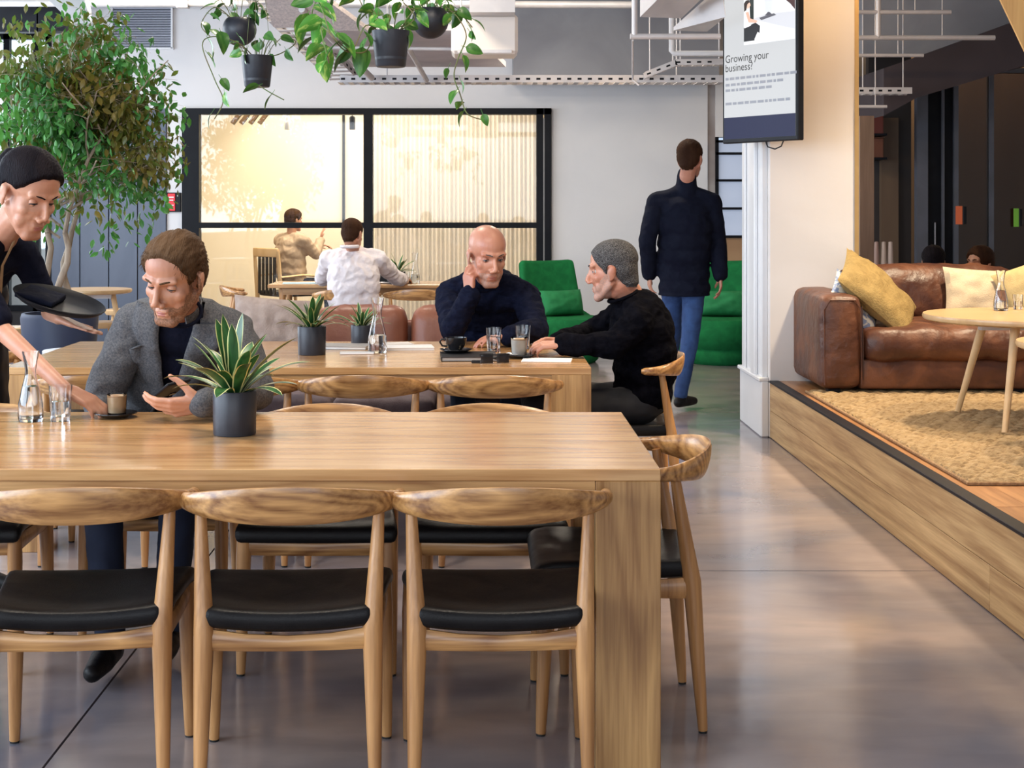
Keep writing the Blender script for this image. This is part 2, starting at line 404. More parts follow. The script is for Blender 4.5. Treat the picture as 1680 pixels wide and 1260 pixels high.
# meeting room glazing
w = struct(empty('window_3'))
def post(pa, pb, y0=WY-.05, y1=WY+.09, za=None): bx('mullion', wx(pa), wx(pb), y0, y1, 0, GT, M_black, w)
for a, b in ((300, 328), (597, 612), (880, 891), (893, 904)): post(a, b)
bx('frame_gap', wx(891), wx(893), WY-.03, WY+.05, 0, GT-.1, M_gloss, w)
for a, b in ((328, 597), (612, 880)):
    for ya, yb in ((178, 188), (365, 374)): bx('transom', wx(a), wx(b), WY-.05, WY+.09, wz(yb), wz(ya), M_black, w)
    bx('transom', wx(a), wx(b), WY-.05, WY+.09, 0, .08, M_black, w)
    bx('pane', wx(a), wx(b), WY, WY+.012, .08, wz(374), M_pane, w); bx('pane', wx(a), wx(b), WY, WY+.012, wz(365), wz(188), M_pane, w)
bx('frame_gap', wx(880), wx(904), WY-.05, WY+.09, wz(188), GT, M_black, w)
# meeting room interior
m_warm = mat('meeting_room_plaster', (.80, .72, .57), (.77, .69, .54), 1, rough=.8, coords='World')
mr = struct(empty('wall_meeting_room'))
bx('wall_panel', GL-.6, 1.1, 18.4, 18.5, 0, 3.1, m_warm, mr); bx('wall_panel', GL-.7, GL-.6, WY+WT, 18.5, 0, 3.1, m_warm, mr)
bx('wall_panel', 1.1, 1.2, WY+WT, 18.5, 0, 3.1, m_warm, mr); bx('wall_panel', GL-.7, 1.2, WY+WT, 18.5, 3.1, 3.2, m_warm, mr)
xb = X(561, 18.3)
bx('reveal', xb, xb+.03, 18.33, 18.4, Z(366, 18.3), Z(188, 18.3), M_black, mr)
# pleated curtain behind the right half of the glazing
mb = MB(); n = 560; a, b = wx(612), wx(880)+.05
vs = []; 
for i in range(n+1):
    x = a+(b-a)*i/n; ph = i/n*38*2*PI; y = WY+.22+.016*math.sin(ph)+.008*math.sin(ph*.37)
    vs += [(x, y, .05), (x, y, GT-.05)]
mb.add(vs, [(2*i, 2*i+2, 2*i+3, 2*i+1) for i in range(n)])
m_cur = mat('cream_sheer_curtain', (.86, .82, .77), (.80, .75, .71), 30, (1, 1, .02), rough=.8)
bb = m_cur.node_tree.nodes['Principled BSDF']; bb.inputs['Transmission Weight'].default_value = 0
nt = m_cur.node_tree; tl = nt.nodes.new('ShaderNodeBsdfTranslucent'); tl.inputs[0].default_value = (.88, .83, .75, 1); mxs = nt.nodes.new('ShaderNodeMixShader'); mxs.inputs[0].default_value = .55
nt.links.new(bb.outputs[0], mxs.inputs[1]); nt.links.new(tl.outputs[0], mxs.inputs[2]); nt.links.new(mxs.outputs[0], nt.nodes['Material Output'].inputs[0])
tag(obj('curtain', mb, m_cur), 'cream pleated sheer curtain behind the right half of the black-framed glazing', 'curtain')

# pillar
PYn, PYf = F/270, F/250
PX0, PX1 = X(1262, PYn), X(1405, PYn)
pl = struct(empty('trim_2'))
bx('shaft', PX0, PX1, PYn, PYf, 0, ZC, M_pillar, pl, .006)
bx('side_casing', PX0-.035, PX0, PYn+.05, PYf-.02, .36, ZC, M_gloss, pl, .004)
bx('side_casing', PX0-.06, PX0-.035, PYn+.18, PYn+.30, .36, ZC, M_gloss, pl, .006)
bx('side_casing', PX0-.05, PX0-.035, PYf-.16, PYf-.06, .36, ZC, M_gloss, pl, .006)
bx('plinth', PX0-.05, PX0, PYn+.004, PYf+.02, 0, .34, M_gloss, pl, .008)
bx('plinth_cap', PX0-.065, PX0, PYn+.004, PYf+.03, .34, .365, M_gloss, pl, .006)
bx('corner_bead', PX1-.012, PX1+.012, PYn-.012, PYn+.012, .345, ZC, mat('brass_corner_bead', (.62, .42, .18), (.55, .36, .15), 6, rough=.4, metal=.6), pl)

# ---------------------------------------------------------------- platform
PH = .345; PE = 1.752
pf = struct(empty('trim_3'))
bx('core', PE+.03, XR, .4, PYn-.001, 0, PH-.024, M_grey, pf); bx('core', PX1+.02, XR, PYn-.001, PYn+1.6, 0, PH-.024, M_grey, pf)
yb_ = [.4, 3.05, 5.15, PYn+.0]
for i in range(3):
    for z0, z1 in ((.004, .165), (.168, PH-.01)):
        off = 0 if z0 < .1 else -.75
        ya = yb_[i]+(off if i else 0); ye = yb_[i+1]+(off if i < 2 else 0)
        bx('riser_board', PE, PE+.028, ya+.001, ye-.001, z0, z1, M_riser, pf, .001)
bx('edge_strip', PE-.004, PE+.055, .4, PYn-.002, PH-.012, PH+.002, mat('black_stair_nosing', (.004, .0045, .008), (.007, .007, .012), 20, rough=.45, spec=.2), pf, .002)
bx('base_shadow_gap', PE+.01, PE+.03, .4, PYn, 0, .006, M_black, pf)
m_pk = oak('warm_floor_board', 1, (.44, .215, .085), (.26, .11, .04), .35, .9, .2, 'World')
x = PE+.057
while x < 6.0:
    st = .4+random.random()*.8; y = .4; yl = PYn-.002 if x < PX1+.02 else PYn+1.6
    while y < yl-.01:
        e = min(y+st, yl); bx('floorboard', x+.001, x+.119, y+.001, e-.001, PH-.024, PH+random.uniform(-.0006, .0006), m_pk, pf); y = e; st = 2.1
    x += .12

# ---------------------------------------------------------------- dark zone on the right, beyond the platform
dk = struct(empty('wall_lounge'))
m_brown = mat('brown_veneer', (.13, .085, .05), (.10, .062, .038), 3, (1, 1, .2), rough=.5, coords='World')
DY = 14.0
def dx(px): return X(px, DY)
def dz(py): return Z(py, DY)
bx('wall_panel', dx(1434), dx(1505), DY+.2, DY+.3, 0, ZC, M_dark, dk)
bx('wall_panel', dx(1505), XR, DY+1.2, DY+1.3, 0, ZC, m_brown, dk)
bx('wall_panel', dx(1452), dx(1480), DY+.12, DY+.2, 0, dz(192), m_brown, dk)
gp = struct(empty('window_4'))
m_mul = mat('grey_blue_aluminium', (.10, .105, .13), (.08, .085, .10), 4, rough=.4)
for a, b_ in ((1503, 1521), (1564, 1571), (1622, 1629), (1690, 1697), (1545, 1548)): bx('mullion', dx(a), dx(b_), DY-.03, DY+.06, 0, dz(120), m_mul, gp)
bx('transom', dx(1503), XR, DY-.03, DY+.06, dz(120), dz(112), m_mul, gp)
bx('pane', dx(1571), dx(1622), DY, DY+.012, 0, dz(120), M_panedark, gp); bx('pane', dx(1629), dx(1690), DY, DY+.012, 0, dz(120), M_panedark, gp)
bx('door_panel', dx(1521), dx(1564), DY+.02, DY+.06, 0, dz(120), M_black, gp)
bx('door_handle', dx(1532), dx(1534), DY-.02, DY, dz(430), dz(365), M_metal, gp)
# dark bulkhead above, stepping down towards the left
mb = MB(); A = [(1450, 112), (1520, 88), (1680, 30), (1760, 0), (1760, 90), (1680, 108), (1505, 160), (1450, 190)]
mb.poly([P(px, py, 12.6) for px, py in A], (0, .9, 0)); struct(obj('trim_4', mb, mat('plum_bulkhead', (.045, .033, .037), (.06, .045, .05), 2, rough=.7, coords='World'), smooth=False))
struct(bx('trim_5', X(1420, 13.2), XR, 13.3, 13.5, Z(90, 13.3), ZC, M_grey))
tp = struct(bx('trim_6', X(1411, 11.0), X(1434, 11.0), 11.0, 11.14, 0, Z(190, 11), oak('timber_post', 2, (.22, .15, .11), (.15, .10, .07), .6, .6, 0, 'World')))
# timber brace in the upper right corner
mb = MB(); d = 5.2
mb.poly([P(1279, -764, d), P(1321, -764, d), P(2079, 833, d), P(2037, 833, d)], (0, .012, 0))
mb2 = MB(); mb2.poly([P(1321, -764, d), P(1445, -764, d), P(2203, 833, d), P(2079, 833, d)], (0, .16, 0))
br = empty('timber_brace', P(2058, 833, d), 0, 'diagonal golden timber brace crossing the upper right corner of the view', 'brace')
M_brace = oak('golden_timber', 2, (.70, .42, .15), (.48, .25, .08), .45, .5, .1, 'World')
mi = Matrix.Translation(-br.location)
for nm, q in (('edge_board', mb), ('face_board', mb2)):
    q.v = [tuple(mi @ V(p)) for p in q.v]; obj(nm, q, M_brace, br, smooth=False)
# stickers and little signs
for px, py, c, lab, w_, h_ in ((1577, 353, (.75, .16, .06), 'small orange notice on the dark glazing', 18, 30), (1670, 357, (.22, .55, .06), 'small green notice on the dark glazing', 14, 30)):
    s = empty('notice', (X(px, DY-.04), DY-.04, Z(py, DY)), 0, lab, 'sign')
    W, H = w_/F*DY, h_/F*DY
    obj('sheet', MB().box((-W*.2, 0, 0), (W*.6, .006, H)), mat('notice_'+str(px), c, rough=.5), s, False)
    obj('reader', MB().box((W*.3, 0, 0), (W*.32, .02, H*.95), bev=.003), M_blackp, s, False)
s = empty('shelf_bottles', (X(1455, 12.9), 12.9, 0), 0, 'tall dark pedestal behind the leather sofa', 'stand')
obj('plinth', MB().box((0, 0, .42), (.34, .24, .84), bev=.006), M_dark, s, False); obj('top', MB().box((0, 0, .85), (.38, .28, .02), bev=.004), m_mul, s, False); s.name = 'display_stand'
for k, px in enumerate((1438, 1450, 1461)):
    mb = MB().lathe([(0, 0), (.025, .005), (.026, .05), (.022, .16), (.018, .24), (0, .245)], (X(px, 12.9), 12.9, .86), 12)
    tag(obj('candle', mb, mat('wax_%d' % k, ((.30, .20, .17), (.42, .33, .28), (.45, .36, .32))[k], rough=.5)), ('leftmost of three slim candles on the dark stand', 'middle one of three slim candles on the dark stand', 'rightmost of three slim candles on the dark stand')[k], 'candle', 'candles on the dark stand')
for k, (py, c) in enumerate(((204, (.13, .028, .02)), (243, (.15, .05, .025)))):
    b_ = empty('storage_box', (X(1446, 13.6), 13.91, Z(py+18, 13.91)), 0, ('upper dark red box fixed high on the dark wall', 'lower russet box fixed high on the dark wall')[k], 'box')
    obj('carton', MB().box((0, .1, .10), (.21, .2, .195), bev=.008), mat('box_red_%d' % k, c, rough=.6), b_, False); obj('lid', MB().box((0, .1, .2), (.22, .21, .014), bev=.004), mat('box_lid_%d' % k, tuple(q*.6 for q in c), rough=.6), b_, False)
    obj('shelf_bracket', MB().box((.03, .1, .003), (.16, .4, .02)), M_black, b_, False)

# ---------------------------------------------------------------- things under the ceiling
def pipe(name, pts, r, lab, m=None, cl=()):
    o = obj(name, MB().tube(pts, r, 12), m or M_galv); tag(o, lab, 'pipe')
    for e_ in ((.5,) if name in ('service_pipe', 'sprinkler_pipe') else ()):
        k_ = int(e_*(len(pts)-1)); c_ = V(pts[k_]).lerp(V(pts[k_+1]), .62) if k_ < len(pts)-1 else V(pts[-1])
        if c_.z < ZC-.02 and abs((V(pts[-1])-V(pts[0])).x) > .2: obj('hanger_rod', MB().tube([c_, V((c_.x, c_.y, ZC))], .004, 6), M_galv, o)
    for c in cl: obj('clamp', MB().box(c, (r*3.2, r*3.2, r*2.6), bev=.004), M_galv, o, False)
    return o
def tray(name, p0, p1, w, h, lab, up=(0, 0, 1), hole=.075):
    # a perforated cable tray: two flanges and a ladder of rungs, so that the openings are real
    p0, p1 = V(p0), V(p1); d = (p1-p0); L = d.length; d.normalize(); s = d.cross(V(up)).normalized(); u = s.cross(d)
    M4 = Matrix((d, s, u)).transposed().to_4x4(); M4.translation = p0
    r = empty(name, p0, 0, lab, 'cable tray'); I = Matrix.Translation(-p0) @ M4
    def b(c, dm): return MB().box((0, 0, 0), dm, M4=I @ Matrix.Translation(V(c)))
    for sg in (-1, 1):
        obj('side_rail', b((L/2, sg*w/2, h/2), (L, .004, h)), M_galv, r, False)
        obj('rail_lip', b((L/2, sg*(w/2-.008), h), (L, .018, .004)), M_galv, r, False)
    k = int(L/hole); mb = MB()
    for f_ in (.12, .88):
        c_ = p0.lerp(p1, f_); obj('hanger_rod', MB().tube([c_-p0, V((c_.x, c_.y, ZC))-p0], .005, 6), M_galv, r)
    for i in range(k+1): x = i*hole+.0; mb.box((0, 0, 0), (hole*.45, w, .004), M4=I @ Matrix.Translation(V((min(x, L-.01), 0, 0))))
    q = obj('rungs', mb, M_galv, r, False); q['kind'] = 'stuff'
    # dark slots along the side rail
    mb = MB(); [mb.box((0, 0, 0), (hole*.4, .0015, h*.3), M4=I @ Matrix.Translation(V((i*hole+hole*.3, -w/2-.0025, h*.5)))) for i in range(k)]
    [mb.box((0, 0, 0), (hole*.4, .0015, h*.3), M4=I @ Matrix.Translation(V((i*hole+hole*.3, w/2+.0025, h*.5)))) for i in range(k)]
    q = obj('slots', mb, M_black, r, False); q['kind'] = 'stuff'
    return r
d = 11.0
tray('cable_tray', P(560, 137, d), P(1185, 137, d), .22, .05, 'long perforated cable tray running across above the glazed room')
tray('cable_tray', P(420, -10, 9.6), P(565, 132, d), .22, .05, 'perforated cable tray sloping down from the top edge at left')
tray('cable_tray', P(1060, 128, 10.8), P(1110, 108, 10.8), .12, .04, 'short slanting bend of cable tray beside the screen')
tray('cable_tray', P(1106, 108, 10.8), P(1190, 107, 10.8), .12, .04, 'short level cable tray ending behind the screen')
tray('cable_tray', P(1405, 155, 12), P(1492, 155, 12), .15, .05, 'short perforated tray in the dark zone right of the pillar')
# ducts and trusses seen from below
def duct(name, pts, th, lab, m=None, cat='duct'):
    o = obj(name, MB().poly(pts, th), m or M_galv, None, False); tag(o, lab, cat); return o
m_perf = mat('perforated_panel', (.60, .52, .48), (.42, .37, .36), 60, rough=.6)
duct('perforated_baffle', [P(424, -30, 9.2), P(495, -30, 9.2), P(606, 52, 9.6), P(448, 44, 9.6)], (0, 0, .03), 'perforated pinkish ceiling baffle left of the big hanging pot', m_perf, 'ceiling panel')
duct('acoustic_baffle', [P(520, 50, 9.6), P(770, 50, 9.6), P(830, 110, 11.2), P(560, 110, 11.2)], (0, 0, .04), 'broad pale acoustic panel hanging behind the middle pots', mat('pale_acoustic_felt', (.58, .53, .53), (.5, .46, .47), 5, rough=.9), 'ceiling panel')
pipe('ceiling_strut', [P(545, 78, 9.8), P(780, 81, 9.8)], .012, 'thin white strut behind the hanging planters')
pipe('ceiling_strut', [P(495, 15, 9.4), P(610, 128, 10.8)], .022, 'slanting white strut at the left end of the cable tray')
pipe('ceiling_strut', [P(655, 52, 9.6), P(700, 132, 10.8)], .018, 'slanting white strut behind the middle planter')
# warm-lit white unit
u = empty('fan_coil_unit', P(795, 90, 9.4), 0, 'white box-shaped air unit glowing warm beside the round planter', 'air conditioner')
obj('casing', MB().box((0, .15, .13), (.42, .34, .25), bev=.02), mat('warm_white_casing', (.82, .74, .66), rough=.4), u, False)
obj('grille', MB().box((0, -.024, .02), (.34, .008, .02)), M_galv, u, False)
for x in (-.15, .15): obj('hanger_rod', MB().tube([(x, .15, .25), (x, .15, ZC-u.location.z)], .006, 8), M_galv, u)
duct('ceiling_duct', [P(770, -40, 9.2), P(845, -40, 9.2), P(845, 20, 9.2), P(770, 20, 9.2)], (0, .3, 0), 'pale vertical duct stub above the white air unit')
pipe('sprinkler_pipe', [P(-20, 5, 12.5), P(1040, 8, 12.5)], .03, 'long pale pipe under the ceiling along the top edge', cl=[P(700, 7, 12.5), P(300, 6, 12.5)])
pipe('conduit', [P(1041, -60, 8.6), P(1041, 58, 8.6)], .017, 'thick vertical white pipe left of the screen')
pipe('conduit', [P(1034, 60, 8.6), P(1182, 60, 8.6)], .017, 'horizontal white pipe reaching behind the screen')
pipe('conduit', [P(1038, 66, 8.6), P(1038, 130, 9.2), P(1048, 140, 9.2)], .006, 'thin white drop wire under the pipe elbow')
pipe('conduit', [P(1102, 0, 10.5), P(1102, 84, 10.5), P(1106, 88, 10.5), P(1186, 88, 10.5)], .02, 'grey-blue bent pipe farther back beside the screen', M_gloss)
# slanting light fittings between pipe and screen
duct('light_trough', [P(1050, 28, 9), P(1108, -30, 8.5), P(1180, -30, 8.5), P(1118, 30, 9)], (0, 0, .1), 'slanted white light trough above the horizontal pipe')
duct('light_trough', [P(1105, 50, 9.2), P(1184, -20, 8.8), P(1190, 28, 8.8), P(1160, 52, 9.2)], (0, 0, .02), 'speckled white panel squeezed beside the screen', M_galv)
for k, (ya, xa, xb_) in enumerate(((62, 1405, 1632), (20, 1405, 1560), (91, 1405, 1515), (175, 1405, 1455))):
    pipe('service_pipe', [P(xa, ya, 11.6), P(xb_, ya, 11.6)], (.02, .018, .014, .012)[k], ('pale pipe in the dark zone with an upright tee', 'uppermost pale pipe right of the pillar', 'thin pale pipe below the tee pipe', 'lowest short thin pipe right of the pillar')[k])
pipe('service_pipe', [P(1441, -20, 11.6), P(1441, 62, 11.6)], .02, 'short upright pipe joining the tee right of the pillar')
# grey box standing in for shade on the upper far wall, right half
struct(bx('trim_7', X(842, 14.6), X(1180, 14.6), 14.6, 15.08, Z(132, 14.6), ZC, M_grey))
struct(bx('trim_8', X(0, 14.2), X(842, 14.2), 14.75, 15.08, Z(6, 14.75), ZC, M_gloss))
# slanting beam; dark boxes added in place of the unlit recess, upper left
b_ = tag(obj('ceiling_beam', MB().poly([P(20, -60, 10), P(120, -60, 10), P(150, 38, 12), P(118, 38, 12)], (0, 0, .1)), M_gloss, None, False), 'pale slanting ceiling beam at the upper left corner', 'beam')
for k, (x0, x1, y0, y1) in enumerate(((-60, 60, -20, 50), (62, 106, 8, 50))):
    bx_ = tag(obj('recess_box', MB().box(P((x0+x1)/2, (y0+y1)/2, 13.2), ((x1-x0)/F*13.2, .5, (y1-y0)/F*13.2), bev=.01), M_dark, None, False), ('wide dark box in place of the unlit recess behind the top of the tree', 'narrow dark box in place of the unlit recess beside the slanting beam')[k], 'duct')
    obj('collar', MB().box(P((x0+x1)/2, (y0+y1)/2, 12.93), ((x1-x0)/F*13.2*1.03, .03, (y1-y0)/F*13.2*1.05)), M_black, bx_, False)
# louvred vent on the white wall
lv = empty('wall_vent', (wx(234), WY, wz(80)), 0, 'grey louvred ventilation grille high on the white wall above the tree', 'vent')
W, Hh = 98/F*WY, 76/F*WY
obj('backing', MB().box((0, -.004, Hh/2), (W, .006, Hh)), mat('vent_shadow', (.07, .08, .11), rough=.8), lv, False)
for c, dm in (((0, -.02, 0), (W+.03, .04, .018)), ((0, -.02, Hh), (W+.03, .04, .018)), ((-W/2, -.02, Hh/2), (.018, .04, Hh)), ((W/2, -.02, Hh/2), (.018, .04, Hh))):
    obj('frame_bar', MB().box(c, dm), M_gloss, lv, False)
sl = None
m_sl = mat('vent_slat_paint', (.55, .58, .66), rough=.4)
for i in range(19):
    z = (i+.5)*Hh/19
    if sl is None: sl = obj('slat', MB().box((0, 0, 0), (W-.02, .030, .003), M4=Matrix.Rotation(math.radians(38), 4, 'X')), m_sl, lv, False); sl.location = (0, -.022, z)
    else: c = sl.copy(); COL.objects.link(c); c.parent = lv; c.location = (0, -.022, z)
# red call point on the white strip
cp = empty('fire_call_point', (wx(286), WY, wz(348)), 0, 'red and black fire alarm call point on the white strip by the black frame', 'fire alarm')
obj('back_box', MB().box((0, -.015, .10), (.14, .03, .195), bev=.004), M_blackp, cp, False)
obj('red_plate', MB().box((-.022, -.034, .10), (.075, .012, .175), bev=.003), mat('signal_red', (.70, .02, .03), rough=.35), cp, False)
obj('lettering', MB().box((-.022, -.042, .15), (.05, .003, .012)).box((-.022, -.042, .12), (.04, .003, .01)).box((-.022, -.042, .07), (.05, .003, .008)), M_gloss, cp, False)
obj('indicator', MB().ell((.042, -.032, .165), .008), M_gloss, cp)

# ---------------------------------------------------------------- screen on the pillar
a0 = V((1.466, 9.14, 0)); a1 = V((1.816, 8.60, 0)); sw = (a1-a0).length; ang = math.atan2(a1.y-a0.y, a1.x-a0.x)
zb = Z(236, 9.14); sh = 1.16
tv = empty('wall_screen', (a0.x, a0.y, zb), ang, 'portrait display screen hung off the pillar showing a business message', 'screen')
obj('housing', MB().box((sw/2, .035, sh/2), (sw, .05, sh), bev=.006), M_blackp, tv, False)
def scr(nm, x0, x1, z0, z1, col, y, e=.8, par=tv):
    m = mat('screen_'+nm, tuple(q*.12 for q in col), rough=.35, spec=.2, emis=col, estr=e)
    return obj(nm, MB().add([(x0*sw, y, z0*sh), (x1*sw, y, z0*sh), (x1*sw, y, z1*sh), (x0*sw, y, z1*sh)], [(0, 1, 2, 3)]), m, par, False)
sz = 231/F*9.0/sh
scr('display_glass', .03, .97, .022, .985, (.62, .635, .65), .0085, .62)
scr('footer_band', .03, .97, .022, .135, (.012, .014, .05), .0080)
# the advert's photograph: a woman working at a desk with a monitor
ph = scr('advert_photo', .30, .965, .505, .76, (.74, .75, .77), .0078)
def ppoly(nm, pts, col, y, e=.8):
    # pts in photo px of the screenshot crop (x 185..460 => .30...965 ; y 240 => .735)
    vs = [((.30+(px-185)/275*.665)*sw, y, (.505+(240-py)*.00099)*sh) for px, py in pts]
    return obj(nm, MB().add(vs, [tuple(range(len(vs)))]), mat('ad_'+nm, tuple(q*.2 for q in col), rough=.4, emis=col, estr=e), ph, False)
ppoly('desk', [(235, 110), (300, 95), (460, 100), (460, 190), (400, 170)], (.55, .56, .60), .0075)
ppoly('window', [(215, 0), (240, 0), (240, 120), (222, 120)], (.02, .03, .03), .0075)
ppoly('monitor', [(300, 20), (342, 12), (338, 92), (305, 82)], (.60, .63, .68), .0070)
ppoly('monitor_foot', [(318, 84), (326, 86), (340, 100), (300, 102)], (.08, .08, .10), .0069)
ppoly('keyboard', [(270, 108), (350, 96), (362, 106), (282, 122)], (.10, .10, .12), .0069)
ppoly('skirt', [(186, 150), (250, 130), (275, 150), (270, 222), (186, 222)], (.01, .01, .012), .0068)
ppoly('stool', [(245, 215), (262, 180), (300, 205), (340, 222), (245, 222)], (.8, .8, .8), .0066)
ppoly('arm', [(196, 70), (212, 68), (222, 105), (262, 122), (255, 132), (212, 124)], (.75, .42, .32), .0064)
ppoly('blouse', [(188, 60), (212, 56), (214, 120), (226, 142), (190, 152)], (.85, .84, .84), .0066)
ppoly('face', [(203, 20), (220, 22), (224, 36), (214, 50), (204, 52)], (.75, .48, .38), .0062)
ppoly('hair', [(187, 22), (198, 8), (214, 6), (218, 20), (206, 28), (200, 58), (188, 66)], (.02, .012, .01), .0060)
ppoly('colleague', [(412, 0), (460, 0), (460, 92), (436, 60), (415, 40)], (.05, .02, .02), .0072)
def text(s, x, z, size, col, par=tv, y=.0070):
    c = bpy.data.curves.new('text', 'FONT'); c.body = s; c.size = size
    t = bpy.data.objects.new('tmp', c); COL.objects.link(t); bpy.context.view_layer.update()
    me = bpy.data.meshes.new_from_object(t.evaluated_get(bpy.context.evaluated_depsgraph_get())); bpy.data.objects.remove(t)
    o = bpy.data.objects.new('lettering', me); COL.objects.link(o); me.materials.clear(); me.materials.append(mat('ink_%0.2f' % col, (col, col, col), rough=.6))
    o.parent = par; o.location = (x, y, z); o.rotation_euler = (PI/2, 0, 0); return o
zz = lambda py: ((738-py)/(738-8*1.0))*1.0
def sz_(px_y): return (236-px_y)/F*9.05
text('Growing your', .045*sw, sz_(103), .066, .03); text('business?', .045*sw, sz_(118), .066, .03)
rr = random.Random(3)
for k, (py, wd) in enumerate(((132, .88), (142, .80), (151, .62), (173, .88))):
    x = .05; mb = MB()
    while x < wd+.03:
        l = rr.uniform(.03, .09); mb.add([(x*sw, .0070, sz_(py)), ((x+l)*sw, .0070, sz_(py)), ((x+l)*sw, .0070, sz_(py)+.016), (x*sw, .0070, sz_(py)+.016)], [(0, 1, 2, 3)]); x += l+.015
    obj('text_line', mb, mat('ink_grey_%d' % k, (.30, .32, .36), rough=.6), tv, False)
pa = V((PX0+.10, PYn, zb+.7)); lp = V((sw*.75, .06, .7)); Rz = Matrix.Rotation(ang, 4, 'Z')
q = Matrix.Rotation(-ang, 4, 'Z') @ (pa-tv.location)
obj('mount_arm', MB().tube([lp, (lp.x+.02, lp.y+.10, .7), q], .018, 8), M_black, tv)
obj('cable', MB().tube([(sw*.55, .03, .01), (sw*.58, .03, -.03), (sw*.66, .04, -.045), (sw*.74, .04, -.03), (sw*.76, .05, .01)], .004, 8), M_blackp, tv)

# ---------------------------------------------------------------- oak tables
def long_table(y0, y1, lab, x0=-1.945, x1=.445):
    h = .75; t = empty('long_table', ((x0+x1)/2, (y0+y1)/2, 0), 0, lab, 'table'); W = x1-x0; D = y1-y0
    obj('tabletop', MB().box((0, 0, h-.015), (W, D, .03), bev=.002), M_top, t, False)
    for s in (-1, 1):
        for q in (-1, 1): obj('leg', MB().box((s*(W/2-.081), q*(D/2-.081), (h-.0305)/2), (.162, .162, h-.0305), bev=.002), M_oakz, t, False)
        obj('apron', MB().box((0, s*(D/2-.02), h-.0485), (W-.326, .026, .035)), M_oakx, t, False)
        obj('end_apron', MB().box((s*(W/2-.02), 0, h-.0485), (.026, D-.326, .035)), M_oaky, t, False)
    return t
T1a, T1b, T2a, T2b = 3.706, 4.74, 6.055, 7.24
long_table(T1a, T1b, 'long oak table nearest the camera, with the plant and water glass on it')
long_table(T2a, T2b, 'second long oak table, where the two dark-jumpered men sit')

# ---------------------------------------------------------------- elbow chair
def crest_mb():
    mb = MB(); pts = []; rs = []; ups = []
    K = 36
    for i in range(K+1):
        u = -1+2*i/K; a = u*math.radians(98)
        x = .262*math.sin(a)/math.sin(math.radians(90)); x = max(-.266, min(.266, x))
        y = -.075-.178*math.cos(a)+.0
        c = max(0, math.cos(a*.92)); w = c**2.2
        tall = .0165+.032*w; thick = .0165-.0055*w
        if abs(u) > .93: k = (1-abs(u))/.07; tall *= .55+.45*math.sqrt(max(0, k)); thick *= .55+.45*math.sqrt(max(0, k))
        z = .700+.006*w-.004*(1-w)
        pts.append((x, y, z)); rs.append((thick, tall)); lean = .28*w
        n = V((math.sin(a), -math.cos(a), 0)); ups.append(V((0, 0, 1))+n*lean*-1*-.9)
    mb.tube(pts, rs, 14, True, ups); return mb
def seat_fn(front_w, rear_w, dep):
    def f(q, h):
        t = (q.y+h.y)/(2*h.y); w = rear_w+(front_w-rear_w)*t
        x = q.x*w/front_w; dish = -.016*(1-(q.x/h.x)**2)*(1-abs(2*t-1)**3)
        z = q.z+dish
        if q.z > 0 or True:
            z += -.02*max(0, (t-.82)/.18)**2 - .012*(1-t)
            z += .012*(abs(q.x)/h.x)**2*(1-t)
        return V((x, q.y, z))
    return f
def leg_mb(p0, p1, p2, r0, r1, r2, n=10):
    p0, p1, p2 = V(p0), V(p1), V(p2); pts = []; rs = []
    for i in range(7): t = i/6; pts.append(p0.lerp(p1, t)); rs.append(r0+(r1-r0)*(t**.8))
    for i in range(1, 7): t = i/6; pts.append(p1.lerp(p2, t)); rs.append(r1+(r2-r1)*(t**.9))
    return MB().tube(pts, rs, n)
CL = 'oak elbow chair with black leather seat'
def make_chair(label, group):
    t = empty('elbow_chair', (0, 0, 0), 0, label, 'chair', group)
    obj('crest_rail', crest_mb(), M_crest, t)
    obj('seat', MB().rbox((0, .015, .437), (.49, .445, .05), .021, 14, seat_fn(.49, .40, .445)), M_leather, t)
    for s in (-1, 1):
        l = obj('leg', leg_mb((s*.205, -.218, .006), (s*.198, -.19, .40), (s*.213, -.142, .688), .0125, .0245, .0130), M_leg, t)
        obj('glide', MB().tube([(s*.205, -.218, 0), (s*.205, -.218, .012)], .0115, 10), M_foot, l)
        l = obj('leg', leg_mb((s*.226, .215, .006), (s*.220, .20, .34), (s*.218, .198, .415), .0135, .0225, .0215), M_leg, t)
        obj('glide', MB().tube([(s*.226, .215, 0), (s*.226, .215, .012)], .0125, 10), M_foot, l)
        obj('side_rail', MB().tube([(s*.200, -.19, .385), (s*.212, 0, .382), (s*.219, .20, .387)], [(.012, .030), (.012, .022), (.012, .030)], 10, True, (0, 0, 1)), M_leg, t)
    obj('rear_rail', MB().tube([(-.196, -.192, .383), (-.1, -.194, .375), (0, -.195, .372), (.1, -.194, .375), (.196, -.192, .383)], [(.011, .027), (.011, .021), (.011, .019), (.011, .021), (.011, .027)], 10, True, (0, 0, 1)), M_crest, t)
    obj('front_rail', MB().tube([(-.218, .20, .385), (0, .203, .378), (.218, .20, .385)], [(.012, .030), (.012, .024), (.012, .030)], 10, True, (0, 0, 1)), M_crest, t)
    return t
